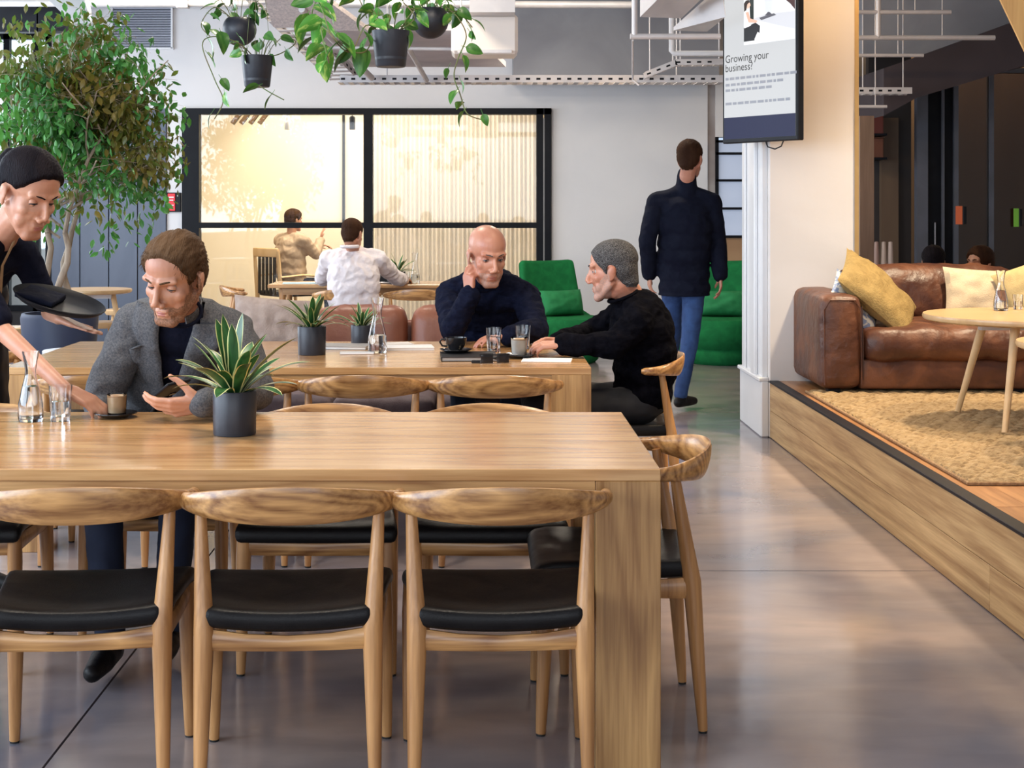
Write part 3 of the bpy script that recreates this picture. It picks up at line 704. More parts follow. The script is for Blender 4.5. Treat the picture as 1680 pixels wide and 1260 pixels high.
chairs = [
 # x, y, rz, label, group
 (-.975, 3.715, .10, 'left of the three empty elbow chairs with backs to the camera', 'near chairs'),
 (-.465, 3.715, .05, 'middle one of the three empty elbow chairs with backs to the camera', 'near chairs'),
 (.040, 3.715, .03, 'right of the three near elbow chairs, beside the thick table leg', 'near chairs'),
 (.372, 4.185, PI/2, 'elbow chair at the right end of the near table, seen side-on', 'near chairs'),
 (.022, 4.68, PI, 'empty elbow chair tucked under the far side of the near table, at right', 'far side chairs'),
 (-.494, 4.68, PI, 'empty elbow chair on the far side of the near table, right of the blazer man', 'far side chairs'),
 (-1.06, 5.02, PI, 'elbow chair the man in the grey blazer sits on', 'far side chairs'),
 (-1.62, 4.68, PI, 'elbow chair on the far side of the near table, in front of the waitress', 'far side chairs'),
 (.050, 6.02, .0, 'elbow chair at the second table directly in front of the bald man', 'second table chairs'),
 (-.470, 6.02, -.0, 'elbow chair at the second table in front of the carafe', 'second table chairs'),
 (-.98, 6.02, .04, 'elbow chair at the second table half hidden by the near plant', 'second table chairs'),
 (-1.50, 6.02, -.05, 'elbow chair at the second table between the waitress arm and the blazer man', 'second table chairs'),
 (.635, 6.66, PI/2, 'elbow chair under the dark-jumpered man in profile', 'second table chairs'),
 (X(569, 12.0), 12.05, .0, 'elbow chair the man in the white shirt sits on', 'far table chairs'),
 (X(685, 12.0), 12.05, .0, 'empty elbow chair right of the man in the white shirt', 'far table chairs'),
 (X(412, 12.4), 12.45, -PI/2+.2, 'elbow chair at the left end of the far table, seen side-on', 'far table chairs'),
 (-2.05, 6.75, -PI/2-.1, 'elbow chair at the left end of the second table, mostly hidden', 'second table chairs'),
]
c0 = None
for i, (x, y, rz, lab, g) in enumerate(chairs):
    if c0 is None: c0 = make_chair(lab, g); c0.location = (x, y, 0); c0.rotation_euler = (0, 0, rz)
    else: c = copy_tree(c0, (x, y, 0), rz, lab); c['group'] = g

# ---------------------------------------------------------------- green swivel lounge chairs
M_green = mat('green_wool', (.007, .125, .036), (.010, .165, .047), 14, rough=.85, bump=.25, bscale=300, spec=.2)
M_green2 = mat('green_cushion_fabric', (.010, .17, .052), (.016, .22, .07), 12, rough=.8, bump=.25, bscale=240)
def pillow(w, h, t, m, name, par, nz_=.012, seed=0, n=22, R=None, loc=(0, 0, 0)):
    mb = MB(); vs = []; idx = {}
    for sgn in (1, -1):
        for i in range(n+1):
            for j in range(n+1):
                u = -1+2*i/n; v = -1+2*j/n
                if sgn < 0 and (i in (0, n) or j in (0, n)): idx[(sgn, i, j)] = idx[(1, i, j)]; continue
                th = t/2*((1-abs(u)**2.6)*(1-abs(v)**2.6))**.5
                pin = 1-.06*(1-abs(u)**2)*(abs(v)**4); pin2 = 1-.06*(1-abs(v)**2)*(abs(u)**4)
                nn = noise.noise(V((u*2.2+seed, v*2.2, sgn*3)))*nz_+noise.noise(V((u*6+seed, v*3, sgn*3+9)))*nz_*.5
                idx[(sgn, i, j)] = len(vs); vs.append(V((u*w/2*pin2, sgn*(th+nn*(th/(t/2)) if th > 0 else 0), v*h/2*pin)))
    fs = []
    for sgn in (1, -1):
        for i in range(n):
            for j in range(n):
                f = [idx[(sgn, i, j)], idx[(sgn, i+1, j)], idx[(sgn, i+1, j+1)], idx[(sgn, i, j+1)]]
                fs.append(f if sgn < 0 else f[::-1])
    mb.add(vs, fs); o = obj(name, mb, m, par); o.location = loc
    if R is not None: o.rotation_euler = R
    return o
def lounge(x, y, rz, lab):
    t = empty('swivel_armchair', (x, y, 0), rz, lab, 'armchair', 'green armchairs by the far wall')
    # local -Y is the front (towards the camera)
    obj('swivel_base', MB().lathe([(0, 0), (.27, 0), (.30, .03), (.31, .1), (.30, .16), (0, .16)], n=32), M_green, t)
    def shell(q, h):
        return q
    prof = []
    mb = MB(); n = 40; rows = [(.0, .31, .30, .10), (.12, .34, .33, .20), (.22, .37, .36, .30), (.26, .37, .36, .36)]
    def seatfn(q, h):
        r = math.hypot(q.x, q.y); return V((q.x, q.y, q.z+.0))
    mb = MB().lathe([(0, .10), (.26, .10), (.33, .16), (.37, .26), (.375, .35), (.35, .40), (.27, .415), (0, .41)], n=36)
    obj('seat', mb, M_green, t)
    # wrapping side shell rising into the back
    mb = MB(); vs = []; K = 40; Lh = 8
    for i in range(K+1):
        a = math.radians(-20+220*i/K); k = math.sin(PI*i/K)
        top = .34+.26*max(0, (k-.35)/.65)**1.5
        for j in range(Lh+1):
            t_ = j/Lh; z = .12+(top-.12)*t_; r = .335+.075*math.sin(t_*PI/2)
            vs.append((r*math.cos(a), r*math.sin(a)*.98, z))
    fs = [(i*(Lh+1)+j, (i+1)*(Lh+1)+j, (i+1)*(Lh+1)+j+1, i*(Lh+1)+j+1) for i in range(K) for j in range(Lh)]
    mb.add(vs, fs); o = obj('side_shell', mb, M_green, t); md = o.modifiers.new('s', 'SOLIDIFY'); md.thickness = .045; md.offset = 1
    R = Matrix.Rotation(math.radians(-12), 3, 'X')
    def bf(q, h):
        k = (q.z+h.z)/(2*h.z); return V((q.x*(1.0-.12*k), q.y+.05*(q.x/h.x)**2*-1, q.z))
    obj('backrest', MB().rbox((0, .30, .62), (.66, .10, .58), .045, 10, bf, R), M_green, t)
    pillow(.46, .24, .19, M_green2, 'lumbar_cushion', t, R=(math.radians(-14), 0, 0), loc=(0, .06, .53), seed=rz)
    return t
lounge(X(930, 13.3), 13.55, .55, 'green swivel armchair right of the black-framed glazing')
lounge(X(1188, 13.3), 13.45, -.12, 'green swivel armchair behind the walking man')

# ---------------------------------------------------------------- leather sofa on the platform
M_sofa = mat('tan_brown_leather', (.062, .022, .013), (.150, .055, .024), 6, rough=.34, rough2=.55, bump=1.2, bscale=13, detail=6, c3=(.095, .034, .017))
def wrinkle(seed, amp=.006, sc=7, top=True):
    def f(q, h):
        n = noise.noise(V((q.x*sc+seed, q.y*sc*.45, q.z*sc*.6)))*amp+noise.noise(V((q.x*sc*2.6+seed, q.y*sc*.9, q.z*3)))*amp*.55
        d = V((q.x/h.x, q.y/h.y, q.z/h.z)); 
        return q+V((0, d.y*n, d.z*n))
    return f
SX0, SY0, SY1 = 1.90, F/294, F/294+1.02
so = empty('leather_sofa', (SX0, SY0, PH), 0, 'big brown leather sofa on the raised platform against the pillar', 'sofa')
def bulge(seed, px=.03, pz=.025, amp=.006, sc=7):
    g = wrinkle(seed, amp, sc)
    def f(q, h):
        q = g(q, h); return V((q.x+q.x/h.x*0, q.y-(1-min(1, abs(q.x)/h.x)**2)*px*(1 if q.y < 0 else 0)*(1-(q.z/h.z)**2), q.z+(pz*(1-(q.x/h.x)**2)*(1-(q.y/h.y)**2) if q.z > 0 else 0)))
    return f
obj('arm', MB().rbox((.115, .50, .30), (.235, .98, .53), .055, 16, bulge(1, .006, .012, .007, 5)), M_sofa, so)
obj('base', MB().rbox((1.15, .50, .12), (1.86, .95, .17), .02, 16, wrinkle(4, .003)), M_sofa, so)
obj('seat_cushion', MB().rbox((.93, .41, .285), (1.38, .86, .19), .065, 30, bulge(2, .02, .025, .014, 9)), M_sofa, so)
obj('seat_cushion', MB().rbox((2.30, .41, .285), (1.34, .86, .19), .065, 20, bulge(7, .02, .025, .012, 9)), M_sofa, so)
Rb = Matrix.Rotation(math.radians(-9), 3, 'X')
obj('back_cushion', MB().rbox((.80, .80, .50), (1.12, .24, .37), .085, 26, bulge(3, .03, .03, .013, 8), Rb), M_sofa, so)
obj('back_cushion', MB().rbox((1.98, .80, .50), (1.20, .24, .37), .085, 20, bulge(5, .03, .03, .012, 8), Rb), M_sofa, so)
obj('back_frame', MB().rbox((1.15, .93, .32), (1.88, .14, .50), .05, 14, wrinkle(8, .004)), M_sofa, so)
mb = MB().tube([(.235, .02, .09), (.232, .012, .3), (.225, .012, .50)], .004, 6); obj('seam', mb, mat('dark_seam', (.04, .015, .01), rough=.6), so)
obj('piping', MB().tube([(.02, .018, .06), (.015, .018, .48), (.05, .018, .535), (.19, .016, .535), (.222, .016, .48), (.226, .018, .06)], .005, 6), M_sofa, so)
for x in (.08, 1.1, 2.0):
    for y in (.08, .9): obj('foot', MB().box((x, y, .018), (.07, .07, .036), bev=.004), M_black, so, False)
M_must = mat('mustard_linen', (.34, .235, .085), (.26, .175, .06), 26, rough=.85, bump=.5, bscale=120)
M_cream = mat('cream_linen', (.62, .50, .34), (.56, .45, .30), 20, rough=.85, bump=.3, bscale=140)
M_blueprint = mat('blue_printed_cotton', (.20, .26, .42), (.62, .60, .55), 22, rough=.8, ramp=(.48, .52))
def loose(name, px, py, d, w, h, t, rot, m, lab, seed=0, back=None):
    p = pillow(w, h, t, m, name, None, .02, seed, R=rot, loc=P(px, py, d)); tag(p, lab, 'cushion'); return p
cu = V((.34, .0, -.29)).normalized(); cv = V((.25, .36, .07)); cv = (cv-cu*cv.dot(cu)).normalized(); cn = cv.cross(cu)
CR = Matrix((cu, cn, cv)).transposed().to_euler()
loose('scatter_cushion', 1440, 482, 8.62, .54, .44, .15, CR, M_must, 'large mustard linen cushion leaning tilted on the sofa arm', 1)
q = loose('scatter_cushion', 1420, 470, 8.62, .34, .40, .10, CR, M_blueprint, 'blue printed cushion peeking out behind the mustard one', 2)
q.location = P(1438, 477, 8.62)+cn*(.115 if cn.y > 0 else -.115)-cv*.06-cu*.05
loose('scatter_cushion', 1622, 484, 8.92, .54, .32, .15, (math.radians(-16), math.radians(3), 0), M_cream, 'cream linen cushion behind the water carafe on the sofa', 3)
loose('scatter_cushion', 1716, 478, 8.76, .50, .40, .14, (math.radians(-14), math.radians(-22), math.radians(-10)), mat('pale_yellow_linen', (.52, .39, .18), (.46, .34, .15), 20, rough=.85, bump=.3, bscale=140), 'pale yellow cushion cut off by the right edge', 4)

# jute rug: braided rows are real relief
RX0, RX1, RY0, RY1 = 1.845, 4.2, F/433, SY0+.15
mb = MB(); nx, ny = 420, 420; vs = []
for j in range(ny+1):
    for i in range(nx+1):
        x = RX0+(RX1-RX0)*i/nx; y = RY0+(RY1-RY0)*j/ny
        row = (y-RY0)/.080; fr = row-math.floor(row); k = int(row)
        br = abs(math.sin((x/.085+(.5 if k % 2 else 0)+(fr-.5)*.8)*PI))
        z = .001+.026*math.sin(fr*PI)**.7*(.25+.75*br)
        e = .010*noise.noise(V((y*3, 2, 0))) if i == 0 else 0; e2 = .012*noise.noise(V((x*2.3, 7, 0))) if j == 0 else 0
        vs.append((x+e, y+e2, PH+z if 0 < i < nx and 0 < j < ny else PH+.001))
mb.add(vs, [(j*(nx+1)+i, j*(nx+1)+i+1, (j+1)*(nx+1)+i+1, (j+1)*(nx+1)+i) for j in range(ny) for i in range(nx)])
M_jute = mat('jute_braid', (.43, .305, .165), (.25, .16, .075), 30, (1, 1.6, 1), rough=.9, bump=.8, bscale=220, c3=(.37, .25, .125), coords='World')
rg = tag(obj('rug', mb, M_jute, ang=70), 'braided jute rug on the raised platform in front of the sofa', 'rug')
obj('border_binding', MB().tube([(RX1, RY0, PH+.008), (RX0, RY0, PH+.008), (RX0, RY1, PH+.008)], .008, 8), mat('dark_rug_binding', (.20, .11, .05), (.32, .2, .1), 60, rough=.9), rg)

def round_table(x, y, z, r, h, lab, legs, m, cat='table', th=.032, splay=.16):
    t = empty('round_table', (x, y, z), 0, lab, cat)
    obj('tabletop', MB().lathe([(0, h-th), (r-.02, h-th), (r-.004, h-th*.75), (r, h-th*.4), (r-.004, h), (0, h)], n=56), m, t)
    for a in legs:
        a = math.radians(a); ca, sa = math.cos(a), math.sin(a); ri = r*.52; ro = ri+splay
        obj('leg', MB().tube([(ro*ca, ro*sa, 0), (ri*ca, ri*sa, h-th)], [.014, .022], 12), M_ash, t)
    obj('cross_rail', MB().box((0, 0, h-th-.022), (r*1.0, .05, .04)), M_gloss, t, False)
    return t
M_ashtop = mat('pale_ash_table_top', (.52, .34, .17), (.45, .285, .14), 3, (1, 9, 1), .32, bump=.03, bscale=80, coat=.2)
CT = round_table(2.66, 7.2, PH+.018, .515, .52, 'round ash coffee table in front of the leather sofa, carafe on it', (127, 233, 350), M_ashtop)
round_table(2.62, 6.22, PH+.018, .375, .475, 'smaller round ash side table cut off by the right edge', (158, 40, 280), M_ashtop, splay=.10)

# ---------------------------------------------------------------- glassware and crockery
def carafe(px, py, z, lab, H=.205, R=.038, water=.5):
    s = (py-HY)/(CH-z); d = F/s; c = (X(px, d), d+R, z+.0005)
    t = empty('water_carafe', c, 0, lab, 'carafe', 'glass carafes')
    k = H/.205
    pr = [(R*.9, 0), (R, .012*k), (R*.97, .05*k), (R*.72, .095*k), (R*.47, .13*k), (R*.44, .15*k), (R*.55, .18*k), (R*.68, .205*k)]
    th = .0025; inn = [(r-th, z_) for r, z_ in pr[::-1]][:-1]+[(R-.005, .009), (0, .008)]
    obj('glass_body', MB().lathe([(0, 0)]+pr+inn, n=28), M_glass, t)
    wl_ = [(0, .0085), (R-.0055, .0095)]+[(r-th-.0004, z_) for r, z_ in pr[1:] if z_ < H*water]
    top = H*water; rr_ = wl_[-1][0]-.002
    obj('water', MB().lathe(wl_+[(rr_, top), (0, top)], n=28), M_water, t); return t
def tumbler(px, py, z, lab, H=.10, R=.034, water=.55, d=None):
    s = (py-HY)/(CH-z); d = d or F/s; t = empty('water_glass', (X(px, d), d+R, z+.0005), 0, lab, 'glass', 'water tumblers')
    mb = MB(); n = 36
    def ring(r, z_, flute): return [(r*(1-(flute*.035 if j % 3 == 0 else 0))*math.cos(2*PI*j/n), r*(1-(flute*.035 if j % 3 == 0 else 0))*math.sin(2*PI*j/n), z_) for j in range(n)]
    rings = [ring(R*.82, 0, 1), ring(R*.84, .006, 1), ring(R*.93, H*.65, 1), ring(R*.96, H*.72, 0), ring(R, H, 0), ring(R-.002, H, 0), ring(R*.92-.002, H*.6, 0), ring(R*.82-.003, .014, 0)]
    vs = [p for r in rings for p in r]; fs = [(i*n+j, i*n+(j+1) % n, (i+1)*n+(j+1) % n, (i+1)*n+j) for i in range(len(rings)-1) for j in range(n)]
    fs += [tuple(range(n-1, -1, -1)), tuple((len(rings)-1)*n+j for j in range(n))]
    mb.add(vs, fs); obj('glass_body', mb, M_glass, t)
    rw = R*.84-.004; r2 = R*(.84+.12*water)-.0045
    obj('water', MB().lathe([(0, .0145), (rw, .0145), (r2, H*water), (0, H*water)], n=28), M_water, t); return t
M_blk = mat('black_glazed_china', (.010, .010, .012), (.016, .016, .018), 8, rough=.16)
M_milk = mat('milky_coffee', (.55, .36, .20), (.68, .50, .32), 14, rough=.35); M_foam = mat('coffee_foam', (.46, .24, .10), (.78, .60, .40), 20, rough=.6)
def saucer(px, py, z, lab, r=.066, lift=0, tilt=None, spoon=False):
    s = (py-HY)/(CH-z); d = F/s; t = empty('saucer', (X(px, d), d+r, z+.001+lift), 0, lab, 'saucer', 'black saucers')
    obj('dish', MB().lathe([(0, 0), (r*.55, 0), (r*.62, .004), (r, .013), (r, .016), (r*.6, .007), (0, .005)], n=40), M_blk, t)
    if tilt: t.rotation_euler = tilt
    if spoon:
        obj('teaspoon', MB().tube([(-r*1.25, -.01, .019), (-r*.4, -.03, .018)], [(.003, .0015)]*2, 8, True, (0, 0, 1)).ell((-r*.3, -.032, .016), (.014, .009, .003)), M_metal, t)
    return t
def latte(p, lab, H=.064, R=.030, body=None):
    t = empty('coffee_glass', p, 0, lab, 'cup', 'coffees in glasses')
    obj('glass_body', MB().lathe([(0, 0), (R*.85, 0), (R*.9, .004), (R, H), (R-.002, H), (R*.88-.002, .008), (0, .008)], n=30), M_pane, t)
    obj('coffee', MB().lathe([(0, .0085), (R*.88-.0012, .0088), (R*.975-.0008, H*.86), (0, H*.86)], n=30), body or M_milk, t)
    obj('foam', MB().lathe([(0, H*.862), (R*.975-.0008, H*.862), (R*.98-.0008, H*.93), (0, H*.96)], n=30), M_foam, t); return t
def notebook(x, y, z, w, d, th, rz, cm, pm, lab, name='notebook', cat='notebook', pages=True):
    t = empty(name, (x, y, z), rz, lab, cat)
    if pages:
        obj('cover', MB().box((0, 0, .001), (w, d, .0018)).box((0, 0, th-.001), (w, d, .0018)).box((-w/2+.001, 0, th/2), (.002, d, th-.0005)), cm, t, False)
        obj('pages', MB().box((.001, 0, th/2), (w-.006, d-.006, th-.0044)), pm, t, False)
    else: obj('sheet', MB().box((0, 0, th/2), (w, d, th), bev=min(.002, th/3)), cm, t, False)
    return t
M_paper = mat('white_paper', (.80, .79, .78), (.76, .75, .75), 6, rough=.7); M_taupe = mat('grey_cover', (.28, .26, .25), (.34, .32, .30), 8, rough=.6)
TZ = .75
carafe(44, 694, TZ, 'glass water carafe on the near table beside the tumbler', H=.212)
tumbler(94, 693, TZ, 'fluted tumbler of water on the near table right of the carafe', H=.108, R=.035)
sc1 = saucer(181, 690, TZ, 'black saucer under the coffee the waitress sets down', r=.066)
latte((sc1.location.x+.004, sc1.location.y, TZ+.007), 'small milky coffee in a glass on the near black saucer', .066, .031)
# second table
carafe(618, 580, TZ, 'tall glass carafe on the second table between the plants', H=.245, R=.044, water=.32)
tumbler(810, 578, TZ, 'tumbler of water on the second table in front of the bald man', H=.108, R=.036, water=.62)
tumbler(858, 574, TZ, 'tumbler behind the milky coffee at the hands of the man in profile', H=.108, R=.036, water=.62)
sc2 = saucer(853, 590, TZ, 'black saucer under the frothy drink on the second table', r=.072, spoon=True)
latte((sc2.location.x-.002, sc2.location.y, TZ+.007), 'frothy milky drink in a glass on the second table', .082, .036, mat('frothy_milk', (.66, .56, .46), (.8, .74, .66), 9, rough=.5))
lp_ = notebook(X(768, 6.25), 6.42, TZ+.0005, .24, .26, .018, .05, M_blackp, M_taupe, 'black closed folio under the coffee cup on the second table', 'folio', 'folio')
t = empty('saucer', (X(748, 6.5), 6.50, TZ+.019), 0, 'black saucer under the black coffee cup on the folio', 'saucer', 'black saucers')
obj('dish', MB().lathe([(0, 0), (.045, 0), (.05, .004), (.070, .012), (.070, .015), (.05, .007), (0, .005)], n=36), M_blk, t)
t = empty('coffee_cup', (X(748, 6.5), 6.50, TZ+.0255), 0, 'black china coffee cup on the folio before the bald man', 'cup')
obj('bowl', MB().lathe([(0, 0), (.026, 0), (.028, .006), (.044, .03), (.048, .058), (.045, .058), (.040, .03), (0, .010)], n=32), M_blk, t)
obj('handle', MB().tube([(-.043, 0, .046), (-.062, 0, .050), (-.070, 0, .038), (-.060, 0, .022), (-.038, 0, .020)], .0045, 8), M_blk, t)
obj('coffee', MB().lathe([(0, .048), (.043, .048), (.043, .050), (0, .050)], n=28), mat('black_coffee', (.03, .012, .005), rough=.1), t)
notebook(X(672, 6.9), 6.85, TZ+.0005, .22, .16, .012, .12, M_paper, M_paper, 'white notebook right of the tall carafe')
notebook(X(560, 6.9), 6.9, TZ+.0005, .26, .18, .014, -.1, M_taupe, M_paper, 'grey notebook behind the pot on the second table')
notebook(X(645, 7.0), 7.02, TZ+.0005, .17, .12, .010, .3, mat('pale_card', (.66, .62, .58), rough=.7), M_paper, 'pale notebook behind the carafe, farther back')
notebook(X(585, 6.6), 6.62, TZ+.0005, .15, .07, .008, .1, M_gloss, M_paper, 'white phone lying left of the tall carafe', 'phone', 'phone', False)
notebook(X(897, 6.35), 6.33, TZ+.0005, .21, .15, .004, -.1, M_paper, M_paper, 'white sheets under the hands of the man in profile', 'paper_sheets', 'paper', False)
# folded sunglasses and a key ring
t = empty('sunglasses', (X(812, 6.2), 6.2, TZ+.001), .2, 'folded dark sunglasses lying in front of the frothy drink', 'sunglasses')
for s_ in (-1, 1):
    obj('lens', MB().rbox((s_*.034, 0, .022), (.052, .004, .040), .0018, 4), M_blk, t)
    obj('temple', MB().tube([(s_*.062, .004, .036), (s_*.058, .03, .03), (-s_*.045, .045+.006*s_, .008)], .0028, 8), M_blackp, t)
obj('bridge', MB().tube([(-.062, 0, .039), (-.01, -.002, .036), (.01, -.002, .036), (.062, 0, .039)], .003, 8), M_blackp, t)
t = empty('keys', (X(782, 6.2), 6.22, TZ+.001), 0, 'black pen and key bunch beside the sunglasses', 'keys')
obj('fob', MB().box((0, 0, .006), (.045, .02, .011), bev=.003), M_blackp, t, False)
obj('key', MB().box((.045, 0, .003), (.05, .008, .002)).lathe([(0, 0), (.012, 0), (.012, .002), (0, .002)], (.024, 0, .002), 16), M_metal, t, False)
obj('ring', MB().tube([(.022+.012*math.cos(a*PI/6), .012*math.sin(a*PI/6), .006) for a in range(13)], .0012, 6), M_metal, t)
# lounge coffee table
tz = PH+.018+.52
carafe(1646, 510, tz, 'glass carafe on the round coffee table before the sofa', H=.20, R=.036, water=.5)
tumbler(1673, 508, tz, 'small water glass on the round coffee table at the right edge', H=.075, R=.026)

# ---------------------------------------------------------------- variegated table plants
M_leafd = mat('dark_variegated_leaf', (.010, .050, .014), (.035, .13, .035), 30, (1, 1, .15), rough=.32, ramp=(.4, .62))
M_leafm = mat('cream_leaf_margin', (.62, .60, .22), (.72, .70, .36), 10, rough=.4)
M_leafl = mat('light_green_leaf', (.04, .16, .03), (.10, .28, .06), 20, rough=.35)
def blade(L, W, bend, twist, lean, n=10, margin=.2):
    # curved lanceolate leaf growing from the origin along +Z, drooping towards +X; margins are their own strips
    mb = MB(); vs = []; a = lean; x = z = 0.0; ctr = []
    for i in range(n+1):
        ctr.append((x, z, a)); a += bend/n; x += math.sin(a)*L/n; z += math.cos(a)*L/n
    for i in range(n+1):
        t = i/n; w = W*(.28+.9*t)*(1-t**3)**.8 if t < 1 else 0; w = max(w*1.15 if t < .5 else w, .0006)
        tw = twist*t; x, z, a = ctr[i]; nx_, nz_ = math.cos(a), -math.sin(a)
        for u in (-1, -1+margin, 0, 1-margin, 1):
            cup = .32*abs(u)*w
            yy = u*w*math.cos(tw); off = u*w*math.sin(tw)-cup*-1*0+(-cup)
            vs.append((x-nx_*off*-1*1.0*.6, yy, z-nz_*off*-1*.6))
    for i in range(n):
        for k in range(4):
            mb.cm = 1 if k in (0, 3) else 0
            mb.add([], []); b = i*5+k; mb.f.append([b, b+1, b+6, b+5]); mb.m.append(mb.cm)
    mb.v = vs; return mb
def pot_plant(px, py, lab, R=.0625, H=.125, nl=26, LL=.17, z0=TZ, seed=1, d=None):
    s = (py-HY)/(CH-z0); d = d or F/s; r_ = random.Random(seed)
    t = empty('potted_plant', (X(px, d), d+R, z0+.0005), 0, lab, 'plant', 'variegated plants in charcoal pots')
    obj('pot', MB().lathe([(0, 0), (R*.95, 0), (R*.97, .003), (R, H-.003), (R-.002, H), (R-.007, H), (R-.009, H-.02), (0, H-.02)], n=40), M_pot, t)
    obj('soil', MB().lathe([(0, H-.019), (R-.0095, H-.019), (R-.011, H-.014), (0, H-.008)], n=24), M_soil, t)
    for i in range(nl):
        k = i/nl; ang = i*2.399+r_.uniform(-.3, .3); L = LL*(.72+.5*r_.random())*(1.0 if k > .35 else 1.08)
        lean = .95-.85*k+r_.uniform(-.12, .12); bend = .9-.65*k+r_.uniform(-.2, .35)
        o = obj('leaf', blade(L, .0190*LL/.17*(1+.35*r_.random()), bend, r_.uniform(-.5, .5), max(.05, lean)), [M_leafd, M_leafm], t, ang=80)
        rr_ = R*.45*(1-k); o.location = (rr_*math.cos(ang), rr_*math.sin(ang), H-.014); o.rotation_euler = (0, 0, ang)
    return t
pot_plant(379, 718, 'variegated plant in a charcoal pot on the near table', seed=4, nl=30, LL=.20)
pot_plant(509, 584, 'variegated plant in a charcoal pot on the second table', seed=9, LL=.155, nl=26)
pot_plant(592, 558, 'smaller variegated plant behind the tall carafe', R=.052, H=.09, seed=12, LL=.11, nl=18, d=7.05)
pot_plant(651, 458, 'plant in a dark pot on the far table by the glazing', R=.07, H=.11, seed=15, LL=.16, nl=18, z0=.745, d=12.55)

# ---------------------------------------------------------------- banquette behind the second table
M_mauve = mat('mauve_upholstery', (.16, .115, .12), (.20, .15, .155), 20, rough=.9, bump=.3, bscale=200)
M_russet = mat('russet_leather', (.20, .065, .038), (.27, .095, .05), 5, rough=.42, bump=.3, bscale=30)
bq = empty('banquette', (-.49, 7.42, 0), 0, 'long russet leather banquette sofa behind the second table', 'sofa')
obj('base', MB().rbox((0, .42, .19), (1.56, .80, .34), .03, 16, wrinkle(2, .003)), M_mauve, bq)
for i, x in enumerate((-.52, 0, .52)):
    obj('seat_cushion', MB().rbox((x, .33, .395), (.515, .66, .10), .04, 12, bulge(i, .01, .01, .004)), M_mauve, bq)
for i, (x, w_) in enumerate(((-.60, .34), (-.16, .50), (.30, .38), (.64, .27))):
    obj('back_cushion', MB().rbox((x, .66, .645), (w_, .17, .43), .07, 16, bulge(i+3, .02, .015, .010, 8), Rb), M_russet, bq)
obj('back_frame', MB().rbox((0, .79, .40), (1.56, .09, .76), .03, 12), M_russet, bq)
loose('scatter_cushion', 452, 531, 7.62, .44, .27, .15, (math.radians(-14), math.radians(5), math.radians(8)), mat('taupe_linen', (.33, .25, .21), (.40, .31, .26), 22, rough=.9, bump=.3, bscale=140), 'taupe linen cushion at the left end of the russet banquette', 6)

# ---------------------------------------------------------------- far table and its things
ft = empty('far_table', (X(600, 12.85), 12.85, 0), 0, 'narrow oak table at the glazing where the man in the white shirt works', 'table')
obj('tabletop', MB().box((0, 0, .735), (1.60, .62, .03), bev=.004), M_top, ft, False)
for s_ in (-1, 1):
    for q_ in (-1, 1): obj('leg', MB().tube([(s_*.72, q_*.25, 0), (s_*.68, q_*.22, .72)], [.018, .028], 10), M_leg, ft)
    obj('apron', MB().box((0, s_*.24, .69), (1.36, .02, .06)), M_oakx, ft, False)
lt = empty('laptop', (X(612, 12.75), 12.78, .7505), 0, 'open laptop under the right hand of the man in the white shirt', 'laptop')
obj('base', MB().box((0, 0, .008), (.33, .22, .014), bev=.003), M_metal, lt, False); obj('screen', MB().box((0, .15, .085), (.33, .008, .17), M4=Matrix.Translation((0, .14, .095)) @ Matrix.Rotation(-.25, 4, 'X')), M_blackp, lt, False)
obj('keyboard', MB().box((0, .01, .016), (.28, .11, .002)), M_blackp, lt, False)
notebook(X(490, 12.6), 12.72, .7505, .3, .2, .006, .1, mat('pale_blue_paper', (.45, .62, .68), rough=.7), M_paper, 'pale blue papers on the left end of the far table', 'papers', 'paper', False)
t = carafe(681, 462, .7505, 'slim carafe at the right end of the far table', H=.26, R=.042, water=.3); t.location.y = 12.75; t.location.x = X(681, 12.75)
t = tumbler(668, 462, .7505, 'tumbler beside the far carafe', H=.10, R=.034); t.location.y = 12.7; t.location.x = X(666, 12.7)

# ---------------------------------------------------------------- cafe table, stools and planter at far left
round_table(X(150, 11.6), 11.6, 0, .31, .765, 'small round cafe table below the tree at far left', (20, 140, 255), M_ashtop, splay=.13)
def stool(x, y, lab, m, h=.45, r=.16):
    t = empty('stool', (x, y, 0), .4, lab, 'stool', 'stools by the tree')
    obj('seat', MB().lathe([(0, h-.045), (r-.01, h-.045), (r, h-.03), (r, h-.006), (r-.008, h), (0, h-.004)], n=36), m, t)
    for k in range(4):
        a = PI/4+k*PI/2; obj('leg', MB().tube([(r*.98*math.cos(a), r*.98*math.sin(a), 0), (r*.62*math.cos(a), r*.62*math.sin(a), h-.04)], [.012, .018], 10), M_ash, t)
    for k in range(2):
        a = PI/4+k*PI/2; obj('stretcher', MB().tube([(r*.86*math.cos(a), r*.86*math.sin(a), .14+k*.03), (-r*.86*math.cos(a), -r*.86*math.sin(a), .14+k*.03)], .008, 8), M_ash, t)
    return t
stool(X(176, 11.9), 11.75, 'wooden stool directly under the right side of the cafe table', M_ashtop, .50, .15)
stool(X(192, 12.7), 12.9, 'wooden stool behind the cafe table, partly hidden by the other', M_ashtop, .52, .15)
stool(X(110, 9.7), 9.75, 'white-topped stool in front of the dark planter', M_gloss, .47, .17)
stool(X(20, 11.6), 11.6, 'pale stool at the left behind the waitress', M_ashtop, .47, .17)
